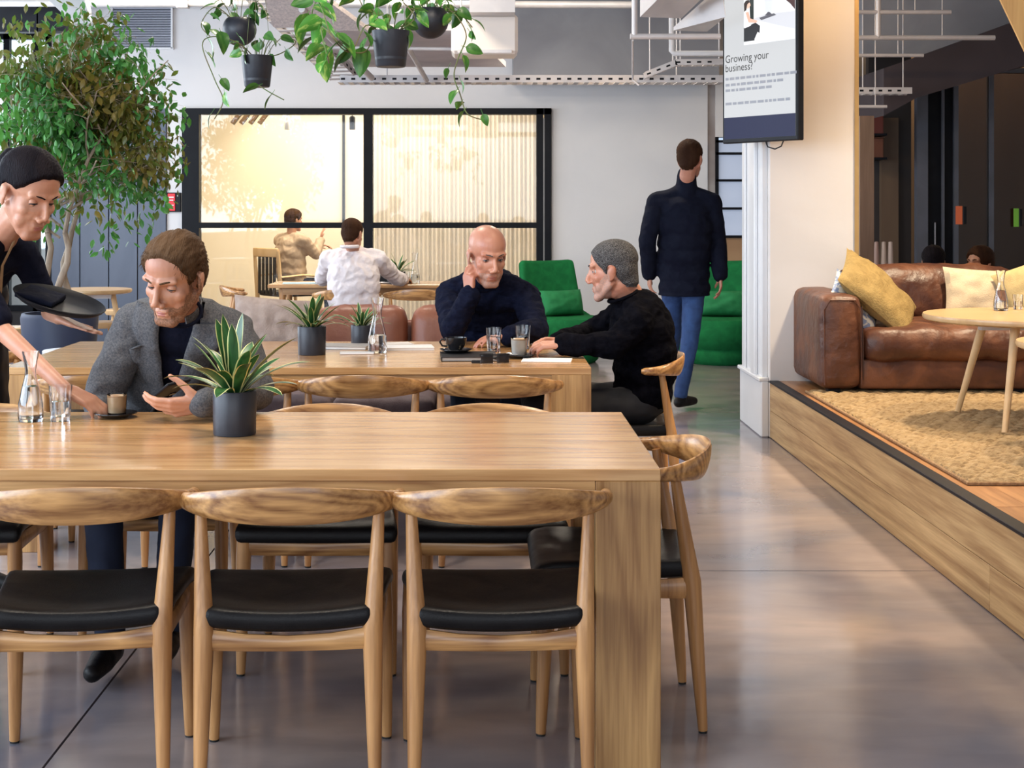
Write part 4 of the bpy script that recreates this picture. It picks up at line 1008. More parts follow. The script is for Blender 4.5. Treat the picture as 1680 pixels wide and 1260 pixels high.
# weeping fig
TX, TY = X(98, 10.6), 10.6
tr = empty('weeping_fig', (TX, TY, 0), 0, 'tall weeping fig tree in a dark planter at the left edge', 'tree')
obj('planter', MB().lathe([(0, 0), (.21, 0), (.225, .01), (.27, .62), (.26, .65), (.24, .65), (.235, .58), (0, .58)], n=36), mat('navy_planter', (.015, .022, .05), (.02, .03, .065), 4, rough=.5), tr)
obj('soil', MB().lathe([(0, .581), (.233, .581), (.23, .59), (0, .60)], n=24), M_soil, tr)
M_bark = mat('pale_bark', (.42, .33, .25), (.24, .18, .13), 14, (1, 1, .3), rough=.85, bump=.4, bscale=60)
rt = random.Random(21)
tips = []
mbb = MB()
def inside0(p):                # crown envelope in the tree's local space
    x, y, z = p; 
    return ((x-.06)/.88)**2+(y/.62)**2+((z-1.92)/.97)**2 < 1.0 and z > 1.08
def branch(p, d, L, r, depth):
    pts = [p]; q = p.copy(); dd = d.copy(); n = 5
    for i in range(n):
        dd = (dd+V((rt.uniform(-.18, .18), rt.uniform(-.18, .18), rt.uniform(-.06, .10)-(.10 if depth >= 2 else 0)))).normalized(); q = q+dd*L/n; pts.append(q.copy())
    if depth >= 2 and not inside0(pts[-1]): return
    mbb.tube(pts, [r*(1-.55*i/n)*(.6 if depth >= 2 else 1) for i in range(n+1)], 6 if depth else 8, True)
    if depth >= 3: tips.extend(pts[1:]); return
    for i in range(2, n+1):
        for k in range(2 if depth else 2):
            a = rt.uniform(0, 2*PI); nd = (dd*.55+V((math.cos(a), math.sin(a), rt.uniform(-.35, .55)))*.75).normalized()
            branch(pts[i], nd, L*rt.uniform(.50, .68), r*.45, depth+1)
for k in range(3):
    a = k*2.1+.4; base = V((.05*math.cos(a), .05*math.sin(a), .58)); top = V((.10*math.cos(a+.9), .10*math.sin(a+.9), 1.22))
    pts = [base.lerp(top, t_/6)+V((.025*math.sin(t_*1.3+k), .025*math.cos(t_*1.1+k), 0)) for t_ in range(7)]
    obj('trunk', MB().tube(pts, [.030-.0018*i for i in range(7)], 10), M_bark, tr)
    branch(pts[-1], V((.35*math.cos(a)+(.12 if k else 0), .35*math.sin(a), .9)).normalized(), .95, .018, 0)
# lower side limbs
for dx_, dz_ in ((.5, .25), (-.5, .3), (.75, .5), (-.7, .55), (.25, .1)):
    branch(V((0, 0, 1.15+rt.uniform(0, .35))), V((dx_, rt.uniform(-.3, .3), dz_)).normalized(), .72, .011, 1)
obj('branches', mbb, M_bark, tr)
def leaf_mesh(L, W, fold=.15):
    return [V((0, 0, 0)), V((L*.3, W*.42, -fold*W)), V((L*.62, W*.40, -fold*W-.1*L)), V((L, 0, -.26*L)), V((L*.62, -W*.40, -fold*W-.1*L)), V((L*.3, -W*.42, -fold*W)), V((L*.3, 0, 0)), V((L*.62, 0, -.06*L))], [(0, 6, 1), (1, 6, 7, 2), (2, 7, 3), (0, 5, 6), (5, 4, 7, 6), (4, 3, 7)]
lms = []
inside = inside0
GL_ = [mat('fig_leaf_green', (.024, .115, .026), (.06, .22, .045), 3, rough=.30, coords='World'), mat('fig_leaf_fresh', (.07, .27, .06), (.14, .40, .11), 3, rough=.28, coords='World'), mat('fig_leaf_olive', (.075, .080, .014), (.20, .125, .022), 3, rough=.36, coords='World')]
for m_ in GL_:
    nt = m_.node_tree; tl = nt.nodes.new('ShaderNodeBsdfTranslucent'); tl.inputs[0].default_value = (.10, .30, .04, 1); mxs = nt.nodes.new('ShaderNodeMixShader'); mxs.inputs[0].default_value = .25
    nt.links.new(nt.nodes['Principled BSDF'].outputs[0], mxs.inputs[1]); nt.links.new(tl.outputs[0], mxs.inputs[2]); nt.links.new(mxs.outputs[0], nt.nodes['Material Output'].inputs[0])
for m_ in GL_:
    mb = MB(); a_, b_ = leaf_mesh(.070, .038); mb.add(a_, b_); me = bpy.data.meshes.new('leaf'); me.from_pydata(mb.v, [], mb.f); me.materials.append(m_)
    [setattr(p_, 'use_smooth', True) for p_ in me.polygons]; lms.append(me)
pts = [p for p in tips if inside(p) or rt.random() < .12]
cands = []
while len(cands) < 7600:
    if rt.random() < .62: p = rt.choice(pts)+V((rt.gauss(0, .05), rt.gauss(0, .05), rt.gauss(0, .05)-.02))
    else:
        p = V((rt.uniform(-.82, .9), rt.uniform(-.62, .62), rt.uniform(1.05, 2.9)))
        if not inside(p): continue
        if noise.noise(p*3.1+V((5, 0, 0))) < -.03: continue
    if not inside(p) and rt.random() < .6: continue
    cands.append(p)
cands.sort(key=lambda p: p.y)
stuff = [MB(), MB(), MB()]
for i, p in enumerate(cands):
    w_ = noise.noise(p*2.2); k = 2 if w_ > .02+rt.uniform(-.18, .12) and p.z > 1.3 else (1 if rt.random() < .34+(.3 if p.x < -.2 else 0) else 0)
    E = Euler((rt.uniform(-.8, .8), rt.uniform(.1, 1.3), rt.uniform(0, 2*PI))); s_ = rt.uniform(.75, 1.25)
    if i < 290:
        o = bpy.data.objects.new('leaf', lms[k]); COL.objects.link(o); o.parent = tr; o.location = p; o.rotation_euler = E; o.scale = (s_,)*3
    else:
        M4 = Matrix.Translation(p) @ E.to_matrix().to_4x4() @ Matrix.Scale(s_, 4); a_, b_ = leaf_mesh(.070, .038); stuff[k].add([M4 @ q for q in a_], b_)
allm = MB()
for k, q in enumerate(stuff): allm.cm = k; allm.add(q.v, q.f)
o = obj('foliage', allm, GL_, tr, ang=180); o['kind'] = 'stuff'

# ---------------------------------------------------------------- hanging planters with trailing vines
M_vine = mat('vine_stem', (.10, .17, .05), (.16, .12, .06), 10, rough=.6)
M_h1 = mat('pothos_leaf_green', (.028, .115, .018), (.075, .21, .035), 16, (1, 4, 1), rough=.3)
M_h2 = mat('pothos_leaf_variegated', (.06, .22, .03), (.34, .48, .12), 20, (1, 3, 1), rough=.3, ramp=(.50, .66))
def heart(L, seed):
    W = L*.36; n = 8; vs = []; r_ = random.Random(seed); dr = r_.uniform(.15, .5)
    for i in range(n+1):
        t = i/n; w = W*(math.sin(PI*min(1, t**.62))**.75)*(1 if t < 1 else 0)+.0004; x = L*t-(.10*L if False else 0)
        for u in (-1, -.5, 0, .5, 1):
            bx_ = x-(.14*L*abs(u)*(1-t)**2)
            vs.append((bx_, u*w, -dr*L*t*t-.0+.10*L*abs(u)**1.5*math.sin(PI*t)))
    return MB().add(vs, [(i*5+k, i*5+k+1, i*5+k+6, i*5+k+5) for i in range(n) for k in range(4)])
def vine(par, pts, ls, seed, var=.3, leafL=.085):
    r_ = random.Random(seed); P3 = [V(p)-par.location for p in pts]
    # smooth the path (Catmull-Rom)
    path = []
    for i in range(len(P3)-1):
        p0 = P3[max(0, i-1)]; p1 = P3[i]; p2 = P3[i+1]; p3 = P3[min(len(P3)-1, i+2)]
        for k in range(6):
            t = k/6; path.append(.5*((2*p1)+(p2-p0)*t+(2*p0-5*p1+4*p2-p3)*t*t+(3*p1-p0-3*p2+p3)*t**3))
    path.append(P3[-1]); obj('vine', MB().tube(path, .0028, 6), M_vine, par)
    for k in range(ls):
        i = int((k+.6)/ls*(len(path)-1)); p = path[i]; a = r_.uniform(0, 2*PI) if r_.random() < .3 else r_.choice((0, PI))+r_.uniform(-.8, .8)-.5
        L = leafL*r_.uniform(.55, .95); st = p+V((math.cos(a), math.sin(a)*.6, r_.uniform(-.1, .7)))*.028
        lf = obj('leaf', heart(L, seed*50+k).tube([tuple(Euler((0, 0, 0)).to_matrix() @ V((-.03, 0, .0))), (0, 0, 0), (L*.1, 0, 0)], .0012, 5), M_h2 if r_.random() < var else M_h1, par, ang=80)
        lf.location = st; lf.rotation_euler = (r_.uniform(-1.1, 1.1)+.5, r_.uniform(.2, 1.2), a)
def hanger(name, px, py, d, R, H, kind, lab, vines, n_up, var, seed, wires=True):
    z = Z(py, d); t = empty(name, (X(px, d), d, z), 0, lab, 'hanging plant', 'hanging planters'); r_ = random.Random(seed)
    if kind == 'cone': pr = [(0, 0), (R*.74, 0), (R*.80, .006), (R, H), (R-.006, H), (R*.84, .03), (0, .03)]
    else: pr = [(0, 0)]+[(R*math.sin(a*PI/14), R-R*math.cos(a*PI/14)) for a in range(1, 11)]+[(R*.72, R*1.66), (R*.6, R*1.3), (0, R*1.3)]; H = R*1.6
    obj('pot', MB().lathe(pr, n=36), M_pot, t); obj('soil', MB().lathe([(0, H-.03), (R*.82, H-.03), (R*.80, H-.018), (0, H-.01)] if kind == 'cone' else [(0, H-.04), (R*.62, H-.04), (0, H-.02)], n=20), M_soil, t)
    for k in range(3):
        a = k*2.1+.5; obj('hanging_wire', MB().tube([(R*.9*math.cos(a)*(1 if kind == 'cone' else .72), R*.9*math.sin(a)*(1 if kind == 'cone' else .72), H-.004), (0, 0, min(H+.75, ZC-z))], .0012, 5), M_vine, t)
    obj('ceiling_cord', MB().tube([(0, 0, min(H+.75, ZC-z-.001)), (0, 0, ZC-z)], .0015, 5), M_blackp, t)
    for k in range(n_up):
        a = k*2.4+seed; L = r_.uniform(.045, .075); b0 = V((R*.4*math.cos(a), R*.4*math.sin(a), H-.03)); tip = b0+V((math.cos(a)*r_.uniform(.03, .10), math.sin(a)*r_.uniform(.03, .08), r_.uniform(.05, .13)))
        lf = obj('leaf', heart(L, seed*9+k), M_h2 if r_.random() < var else M_h1, t, ang=80); lf.location = tip; lf.rotation_euler = (r_.uniform(-.9, .9)+.4, r_.uniform(-.1, .9), a)
        obj('stem', MB().tube([b0, b0.lerp(tip, .5)+V((0, 0, .02)), tip], .0022, 6), M_vine, t)
    for k, (pp, nl_, LL_) in enumerate(vines): vine(t, [P(x, y, d+dz_) for x, y, dz_ in pp], nl_, seed*7+k, var, LL_)
    return t
hanger('hanging_planter', 422, 143, 7.4, .079, .155, 'cone', 'small tapered hanging planter with trailing stems, lower left of the group',
  [([(415, 92, 0), (390, 70, -.1), (350, 60, -.15), (332, 75, -.2), (352, 130, -.2), (366, 165, -.2), (352, 195, -.2)], 8, .10), ([(430, 95, 0), (460, 88, .05), (485, 70, .05), (470, 60, .05)], 4, .07), ([(425, 140, -.12), (440, 150, -.12), (466, 164, -.12)], 2, .13)], 11, .25, 3)
hanger('hanging_planter', 393, 76, 8.1, .092, .16, 'globe', 'dark globe hanging planter partly behind the small tapered one',
  [([(380, 30, 0), (352, 12, -.1), (330, 40, -.1), (345, 60, -.1)], 5, .09), ([(400, 28, 0), (425, 5, 0), (440, 30, -.1)], 4, .09)], 12, .1, 5)
hanger('hanging_planter', 641, 110, 6.3, .080, .152, 'cone', 'large tapered hanging planter in the middle with long bright vines',
  [([(625, 55, 0), (600, 42, -.1), (575, 85, -.15), (545, 60, -.2), (530, 20, -.2), (515, -15, -.1)], 9, .12), ([(612, 62, 0), (600, 84, -.1), (578, 85, -.15), (556, 70, -.2), (528, 45, -.2), (535, 85, -.2), (540, 104, -.2)], 8, .13), ([(655, 52, 0), (680, 30, 0), (668, 10, 0)], 4, .08)], 12, .55, 8)
hanger('hanging_planter', 706, 64, 6.5, .080, .15, 'globe', 'dark globe hanging planter at right with one long vine hanging down',
  [([(730, 10, 0), (752, 30, -.05), (765, 60, -.05), (752, 95, -.1), (745, 125, -.1), (755, 155, -.1), (766, 186, -.1), (789, 196, -.1)], 12, .075), ([(700, 18, 0), (670, 12, 0), (652, -12, 0)], 5, .11), ([(728, 20, 0), (752, 20, .05), (775, 45, .05)], 4, .09)], 14, .4, 11)
hanger('hanging_planter', 560, -20, 6.8, .080, .15, 'cone', 'hanging planter above the frame, only its bright vines in view',
  [([(545, -40, 0), (520, 0, -.1), (512, 30, -.15), (530, 70, -.15), (540, 100, -.15)], 9, .14), ([(570, -30, 0), (590, 0, 0), (602, 30, 0)], 5, .12)], 4, .6, 14)
# meeting-room track spots
for k, px in enumerate((388, 402, 417, 432, 471, 578)):
    p = P(px, 194 if k < 4 else 202, 16.6 if k < 4 else 15.9); t = empty('spotlight', p, 0, ('leftmost of four brown fins under the meeting room ceiling', 'second from left of four brown ceiling fins', 'third from left of four brown ceiling fins', 'rightmost of four brown ceiling fins', 'grey spotlight hanging left in the meeting room', 'dark spotlight hanging by the black post in the meeting room')[k], 'spotlight')
    if k < 4: obj('fin', MB().box((0, 0, 0), (.04, .10, .15), M4=Matrix.Rotation(.65, 4, 'Y')), mat('brown_fin', (.10, .05, .02), rough=.6), t, False); obj('stem', MB().tube([(.04, 0, .06), (.04, 0, 3.1-p.z)], .006, 6), M_black, t); t.name = 'ceiling_fin'
    else: obj('head', MB().lathe([(0, -.07), (.030, -.07), (.032, .06), (.02, .075), (0, .078)], n=18), M_galv if k == 4 else M_black, t); obj('stem', MB().tube([(0, 0, .07), (0, 0, 3.1-p.z)], .006, 6), M_black, t)

# ---------------------------------------------------------------- people
from mathutils.bvhtree import BVHTree
def skinm(name, a, b_, r=.45): return mat(name, a, b_, 9, rough=r, bump=.06, bscale=150, sss=.12)
M_skin = skinm('skin_fair', (.52, .265, .17), (.43, .19, .115))
M_skin2 = skinm('skin_ruddy', (.53, .26, .175), (.45, .185, .12), .38)
M_skin3 = skinm('skin_olive', (.50, .26, .16), (.42, .20, .12))
M_eye = mat('eye_white', (.50, .47, .45), rough=.3); M_iris = mat('iris', (.04, .05, .06), rough=.1)
M_lip = mat('lip', (.42, .16, .13), rough=.4)
def blob(mb, voxel, it=4, fac=.5):
    me = bpy.data.meshes.new('tmp'); me.from_pydata(mb.v, [], mb.f)
    bm = bmesh.new(); bm.from_mesh(me); bmesh.ops.recalc_face_normals(bm, faces=bm.faces); bm.to_mesh(me); bm.free()
    o = bpy.data.objects.new('tmp', me); COL.objects.link(o)
    r = o.modifiers.new('r', 'REMESH'); r.mode = 'VOXEL'; r.voxel_size = voxel; r.use_smooth_shade = True
    if it: s = o.modifiers.new('s', 'SMOOTH'); s.factor = fac; s.iterations = it
    bpy.context.view_layer.update()
    n = bpy.data.meshes.new_from_object(o.evaluated_get(bpy.context.evaluated_depsgraph_get()))
    bpy.data.objects.remove(o); bpy.data.meshes.remove(me); return n
def smoothall(me):
    me.polygons.foreach_set('use_smooth', [True]*len(me.polygons)); return me
def fold(me, amp, sc=9, seed=0, st=(1, 1, 1)):
    ns = [v.normal.copy() for v in me.vertices]
    for v, n in zip(me.vertices, ns):
        p = V((v.co.x*sc*st[0]+seed, v.co.y*sc*st[1], v.co.z*sc*st[2]))
        a = noise.noise(p); b_ = 1-abs(noise.noise(p*1.9+V((7, 3, seed))))*2.2
        v.co += n*amp*(a*.7+b_*.6)
    me.update(); return me
def finish(name, me, m, parent, off=V((0, 0, 0))):
    me.transform(Matrix.Translation(-off)); me.materials.clear(); me.name = name; smoothall(me)
    o = bpy.data.objects.new(name, me); COL.objects.link(o); o.parent = parent
    for q in (m if isinstance(m, (list, tuple)) else [m]): me.materials.append(q)
    return o
def headM(c, f, u, s=1.0):
    f = V(f).normalized(); u = V(u); x = f.cross(u).normalized(); u = x.cross(f)
    M4 = Matrix((x, f, u)).transposed().to_4x4(); M4.translation = V(c); return M4 @ Matrix.Scale(s, 4)
class TM(MB):           # builder that transforms what it is given
    def __init__(s, M4): super().__init__(); s.T = M4
    def add(s, vs, fs): return super().add([s.T @ V(p) for p in vs], fs)
def head_prims(T, fem=False, jaw=1.0):
    mb = TM(T); j = jaw
    mb.ell((0, -.012, .048), (.0755, .096, .077), n=28, m=18)
    mb.ell((0, -.040, .015), (.068, .062, .070), n=20, m=12)
    mb.ell((0, .028, -.018), (.060, .060, .080), n=24, m=14)
    mb.ell((0, .030, -.070), (.050*j, .046, .040), n=20, m=12)
    mb.cap((-.018*j, .068, -.100), (.018*j, .068, -.100), .018, .018)
    for s in (-1, 1):
        mb.cap((s*.055*j, -.005, -.045), (s*.030*j, .052, -.092), .016, .016)
        mb.ell((s*.042, .052, -.020), (.020, .020, .022)); mb.ell((s*.037, .050, -.055), (.02, .02, .028))
        mb.cap((s*.010, .083-(.004 if fem else 0), .030), (s*.046, .070-(.003 if fem else 0), .030), .011, .010)
        mb.ell((s*.0145, .098, -.036), (.0085, .011, .008))
        R = Matrix.Rotation(s*-.28, 3, 'Z') @ Matrix.Rotation(.15, 3, 'X')
        mb.ell((s*.0765, -.012, -.006), (.0065, .019, .031), R); mb.ell((s*.0805, -.019, .006), (.005, .012, .018), R); mb.ell((s*.077, -.004, -.030), (.006, .009, .010))
    g = .82 if fem else 1; mb.cap((0, .087, .018), (0, .108-(.003 if fem else 0), -.026), .0072*g, .0100*g); mb.ell((0, .105-(.003 if fem else 0), -.030), (.0108*g, .0105*g, .0095*g))
    mb.cap((-.016, .0835, -.0615), (.016, .0835, -.0615), .0062, .0062); mb.cap((-.013, .082, -.0730), (.013, .082, -.0730), .0068, .0068)
    mb.ell((0, .066, -.068), (.036, .0215, .028))
    return mb
def socket(me, T):
    I = T.inverted(); s = T.to_scale().x
    for v in me.vertices:
        p = I @ v.co
        if p.y < .03 or p.length > .16: continue
        q = p.copy()
        for sg in (-1, 1):
            d = ((p.x-sg*.031)/.019)**2+((p.z-.006)/.013)**2
            q.y -= .0125*math.exp(-d)
            d = ((p.x-sg*.024)/.006)**2+((p.z+.052)/.018)**2
            q.y -= .0025*math.exp(-d)
        q.y -= .0035*math.exp(-((p.z+.0675)/.0028)**2-((p.x)/.024)**2) if p.y > .07 else 0
        v.co = T @ q
    me.update()
HLm = [(.13, .092), (.085, .088), (.066, .066), (.050, .034), (.030, .012), (.012, -.012), (.002, .020), (-.016, .018), (-.028, -.030), (-.045, -.062), (-.11, -.072)]
def interp(tab, y):
    if y >= tab[0][0]: return tab[0][1]
    for (a, za), (b_, zb_) in zip(tab, tab[1:]):
        if y >= b_: t = (y-b_)/(a-b_); return zb_+(za-zb_)*t
    return tab[-1][1]
def scalp(T, thick, tab, vox=.004, extra=None, amp=.004, soft=.02, fringe=None, dens=(26, 5), lo=-.004):
    mb = TM(T); mb.ell((0, -.012, .048), (.0765, .097, .078), n=28, m=18); mb.ell((0, -.040, .012), (.070, .063, .075), n=20, m=12); mb.ell((0, .020, -.005), (.062, .062, .080), n=24, m=14); mb.cap((0, -.045, .0), (0, -.055, -.06), .058, .045)
    if extra: extra(mb)
    me = blob(mb, vox*T.to_scale().x, 3); I = T.inverted(); s = T.to_scale().x; kill = set(); ns = [v.normal.copy() for v in me.vertices]
    for v, n in zip(me.vertices, ns):
        p = I @ v.co; hl = interp(tab, p.y)+.004*noise.noise(V((p.x*60, p.y*60, 1)))
        if fringe: hl = fringe(p, hl)
        k = (p.z-hl)/soft; k2 = max(0, min(1, k)); k2 = k2*k2*(3-2*k2)
        th = math.atan2(p.x, p.z+.02); st = noise.noise(V((th*dens[0]*.5, p.y*dens[1]*6, p.z*dens[1])))+.5*noise.noise(V((th*dens[0], p.y*dens[1]*10, 3)))
        v.co += n*s*(lo+(thick-lo)*k2+amp*st*k2)
        if k < -.6: kill.add(v.index)
    bm = bmesh.new(); bm.from_mesh(me); bm.verts.ensure_lookup_table(); bmesh.ops.delete(bm, geom=[bm.verts[i] for i in kill], context='VERTS'); bm.to_mesh(me); bm.free(); return me
def hand(mb, w, D, N, side, curl=(.35, .4, .3), r=1.0, thumb=None, spread=.06, curls=None):
    D = V(D).normalized(); N = (V(N)-D*V(N).dot(D)).normalized(); S = D.cross(N).normalized()*side; w = V(w)
    K = [(.027, .090, (.042, .026, .021)), (.0095, .095, (.046, .029, .022)), (-.0085, .090, (.043, .027, .021)), (-.026, .080, (.034, .021, .019))]
    for i, (sx, ln, ph) in enumerate(K):
        k0 = w+D*ln*r+S*sx*r; mb.cap(w+S*sx*.55*r+D*.006, k0, .0150*r, .0112*r)
        c = curls[i] if curls else curl; a = 0; p = k0; sp = spread*(1.5-i)/1.5; rr_ = (.0092, .0082, .0074, .0066)
        for j in range(3):
            a += c[j]; d = (D*math.cos(a)+N*math.sin(a)+S*sp*math.cos(a)).normalized(); q = p+d*ph[j]*r
            mb.cap(p, q, rr_[j]*r*(1 if i < 3 else .88), rr_[j+1]*r*(1 if i < 3 else .88), 10, 4); p = q
    mb.ell(w+D*.045*r, (.030*r, .045*r, .013*r), Matrix((S, D, N)).transposed())
    th = thumb or (.62, .72, .35); d = (D*th[0]+S*th[1]+N*th[2]).normalized(); p = w+D*.022*r+S*.022*r
    mb.cap(w+D*.01+S*.014*r, p+d*.030*r, .0155*r, .0130*r); q = p+d*.045*r; mb.cap(p, q, .0145*r, .0112*r)
    d2 = (d+D*.35+N*.15).normalized(); p2 = q+d2*.030*r; mb.cap(q, p2, .0112*r, .0098*r); mb.cap(p2, p2+(d2+D*.2).normalized()*.024*r, .0098*r, .0078*r)
def frame(J):
    side = (V(J['shR'])-V(J['shL'])).normalized(); up = (V(J['neck'])-V(J['pel'])).normalized()
    fr = up.cross(side).normalized(); side = fr.cross(up); return Matrix((side, fr, up)).transposed()
def torso(mb, J, g, b=1.0, arms=True, hips=True, sleeve=1.0, belly=0, loose=0, cuff=0):
    R = frame(J); pel, nk = V(J['pel']), V(J['neck']); L = nk-pel; fr = R.col[1]
    mid = V(J['mid']) if 'mid' in J else pel.lerp(nk, .5)
    def sp(t):             # quadratic spine through a chosen middle point
        c = mid*2-pel*.5-nk*.5; return pel*(1-t)**2+c*2*t*(1-t)+nk*t*t
    for t, r in ((.02, (.158, .118, .10)), (.22, (.146+loose, .112+belly+loose*.6, .11)), (.42, (.148+loose, .110+belly+loose*.6, .12)), (.62, (.162+loose*.6, .116+loose*.4, .13)), (.80, (.160, .105, .09))):
        mb.ell(sp(t), tuple((q+g)*b for q in r), R, 24, 14)
    for s in ('L', 'R'):
        sh = V(J['sh'+s]); mb.cap(sp(.80), sh, (.085+g)*b, (.052+g)*b); mb.cap(sp(.97), sh+R.col[2]*.012, (.040+g)*b, (.046+g)*b)
        if arms:
            el = V(J['el'+s]); wr = V(J['wr'+s])
            if sleeve < 1: mb.cap(sh, sh.lerp(el, sleeve), (.054+g)*b, (.048+g)*b)
            else: mb.cap(sh, el, (.053+g)*b, (.043+g)*b); mb.cap(el, wr, (.043+g)*b, (.027+g)*b+cuff)
    return sp
def cloth(name, prims, vox, amp, m, root, off, sc=9, seed=0, it=5, post=None, st=(1, 1, 1)):
    me = blob(prims, vox, it); fold(me, amp, sc, seed, st)
    if post: post(me)
    return finish(name, me, m, root, off)
def eyes(root, off, T, down=.0, look=0, lidm=None, brow=None, brow_th=.0035, smile=False, lipm=None, female=False, lash=False):
    I0 = Matrix.Translation(-off)
    def add(nm, mb, m, par=root): mb.v = [tuple(I0 @ T @ V(p)) for p in mb.v]; return obj(nm, mb, m, par, ang=60)
    for s in (-1, 1):
        c = V((s*.031, .0625, .006)) if not female else V((s*.0285, .0600, .006))
        e = add('eye', MB().ell(c, (.0120, .0120, .0120), n=18, m=12), M_eye)
        d = V((look*.35, 1, -down)).normalized(); ic = c+d*.0092
        add('iris', MB().ell(ic, (.0062, .0042, .0062)), M_iris, e)
        # lids: shells around the ball, upper one lowered with `down`
        mb = MB(); n = 14; rows = 7; vs = []; hi = 1.35; lo = .34-down*.50
        for i in range(n+1):
            az = -1.5+3.0*i/n
            for j in range(rows+1):
                el = lo-.30*(abs(az)/1.15)**2*(1 if lo > -.2 else .3)+(hi-lo)*j/rows
                vs.append(c+V((math.sin(az)*math.cos(el), math.cos(az)*math.cos(el), math.sin(el)))*.0141)
        mb.add(vs, [(i*(rows+1)+j, (i+1)*(rows+1)+j, (i+1)*(rows+1)+j+1, i*(rows+1)+j+1) for i in range(n) for j in range(rows)]); add('eyelid', mb, lidm, e)
        vs2 = [vs[i*(rows+1)] for i in range(1, n)]; add('lash_line', MB().tube(vs2, .0011 if not lash else .0019, 6), M_blackp, e)
        mb = MB(); vs = []
        for i in range(n+1):
            az = -1.5+3.0*i/n
            for j in range(5):
                el = -.36+.16*(abs(az)/1.15)**2-1.0*j/4; vs.append(c+V((math.sin(az)*math.cos(el), math.cos(az)*math.cos(el), math.sin(el)))*.0138)
        mb.add(vs, [(i*5+j, (i+1)*5+j, (i+1)*5+j+1, i*5+j+1) for i in range(n) for j in range(4)]); add('eyelid', mb, lidm, e)
        if brow:
            q_ = .004 if female else 0; pts = [V((s*.013, .0925-q_, .0290)), V((s*.026, .0890-q_, .0330)), V((s*.038, .0815-q_, .0335)), V((s*.049, .0705-q_, .0275))]
            add('eyebrow', MB().tube(pts, [(brow_th*.8, brow_th*.6), (brow_th, brow_th*.7), (brow_th*.8, brow_th*.6), (brow_th*.3, brow_th*.3)], 8, True, (0, 1, 0)), brow)
    k = .004 if smile else 0
    mb = MB().tube([(-.025-k, .0745-k, -.066+k), (-.012, .0855, -.0640), (0, .0870, -.0650), (.012, .0855, -.0640), (.025+k, .0745-k, -.066+k)], [.0012, .0038, .0040, .0038, .0012], 8)
    mb.tube([(-.023, .0750, -.069+k), (-.010, .0845, -.0730), (.010, .0845, -.0730), (.023, .0750, -.069+k)], [.0012, .0045, .0045, .0012], 8); add('lips', mb, lipm or M_lip)
def body(root, off, J, T, m, vox=.0055, jaw=1.0, b=1.0, legs=True, neck_r=.052, hands=True, face=True, fold_neck=0, fem=False):
    mb = MB(); h = head_prims(T, jaw=jaw, fem=fem); mb.add(h.v, h.f)
    s = T.to_scale().x; nk = V(J['neck']); mb.cap(T @ V((0, -.025, -.055)), nk, neck_r*s*.98, neck_r*s*1.05); mb.cap(T @ V((0, -.005, -.075)), nk.lerp(T @ V((0, -.01, -.05)), .3), .040*s, .045*s)
    torso(mb, J, -.014, b)
    for q in ('L', 'R'):
        if 'hand'+q in J:
            hd = J['hand'+q]; hand(mb, V(J['wr'+q]), side=(-1 if q == 'L' else 1), **hd)
            mb.cap(V(J['el'+q]), V(J['wr'+q]), .036*b, .0245*b)
        if legs and 'kn'+q in J: mb.cap(V(J['hip'+q]), V(J['kn'+q]), .06, .045); mb.cap(V(J['kn'+q]), V(J['an'+q]), .045, .032)
    me = blob(mb, vox, 2, .5); socket(me, T); return finish('body', me, m, root, off)
def legs_(root, off, J, m, vox=.011, amp=.004, name='trousers', b=1.0, shoem=None, R=None):
    mb = MB(); R = frame(J); mb.ell(V(J['pel'])-V((0, 0, .01)), (.165*b, .125*b, .105*b), R, 20, 12)
    for q in ('L', 'R'):
        hp, kn, an = V(J['hip'+q]), V(J['kn'+q]), V(J['an'+q]); mb.cap(hp, kn, .086*b, .062*b); mb.cap(kn, an+V((0, 0, .02)), .062*b, .046*b)
    cloth(name, mb, vox, amp, m, root, off, 11, 3)
    for q in ('L', 'R'):
        an = V(J['an'+q]); to = V(J['to'+q]); d = (to-an); d.z = 0; d.normalize(); zz_ = an.z-.07
        mb = MB(); b0 = V((an.x, an.y, 0)); mb.cap(an, b0+V((0, 0, zz_+.045)), .040, .040); mb.cap(b0+V((0, 0, zz_+.036))-d*.03, b0+d*.07+V((0, 0, zz_+.038)), .036, .040); mb.cap(b0+d*.07+V((0, 0, zz_+.036)), b0+d*.17+V((0, 0, zz_+.028)), .040, .028)
        me = blob(mb, .008, 4)
        for v in me.vertices: v.co.z = max(v.co.z, zz_+.004)
        s_ = finish('shoe', me, shoem or M_leather, root, off)
def ring(root, off, c, n, r, th, m, name='collar', sq=.85, par=None):
    n = V(n).normalized(); a = n.orthogonal().normalized(); b_ = n.cross(a)
    pts = [V(c)+a*(r*math.cos(t*PI/12))+b_*(r*math.sin(t*PI/12))-V(off) for t in range(25)]
    return obj(name, MB().tube(pts, th, 8, False), m, root)
def bvh_of(o, off):
    me = o.data; return BVHTree.FromPolygons([v.co+off for v in me.vertices], [list(p.vertices) for p in me.polygons])
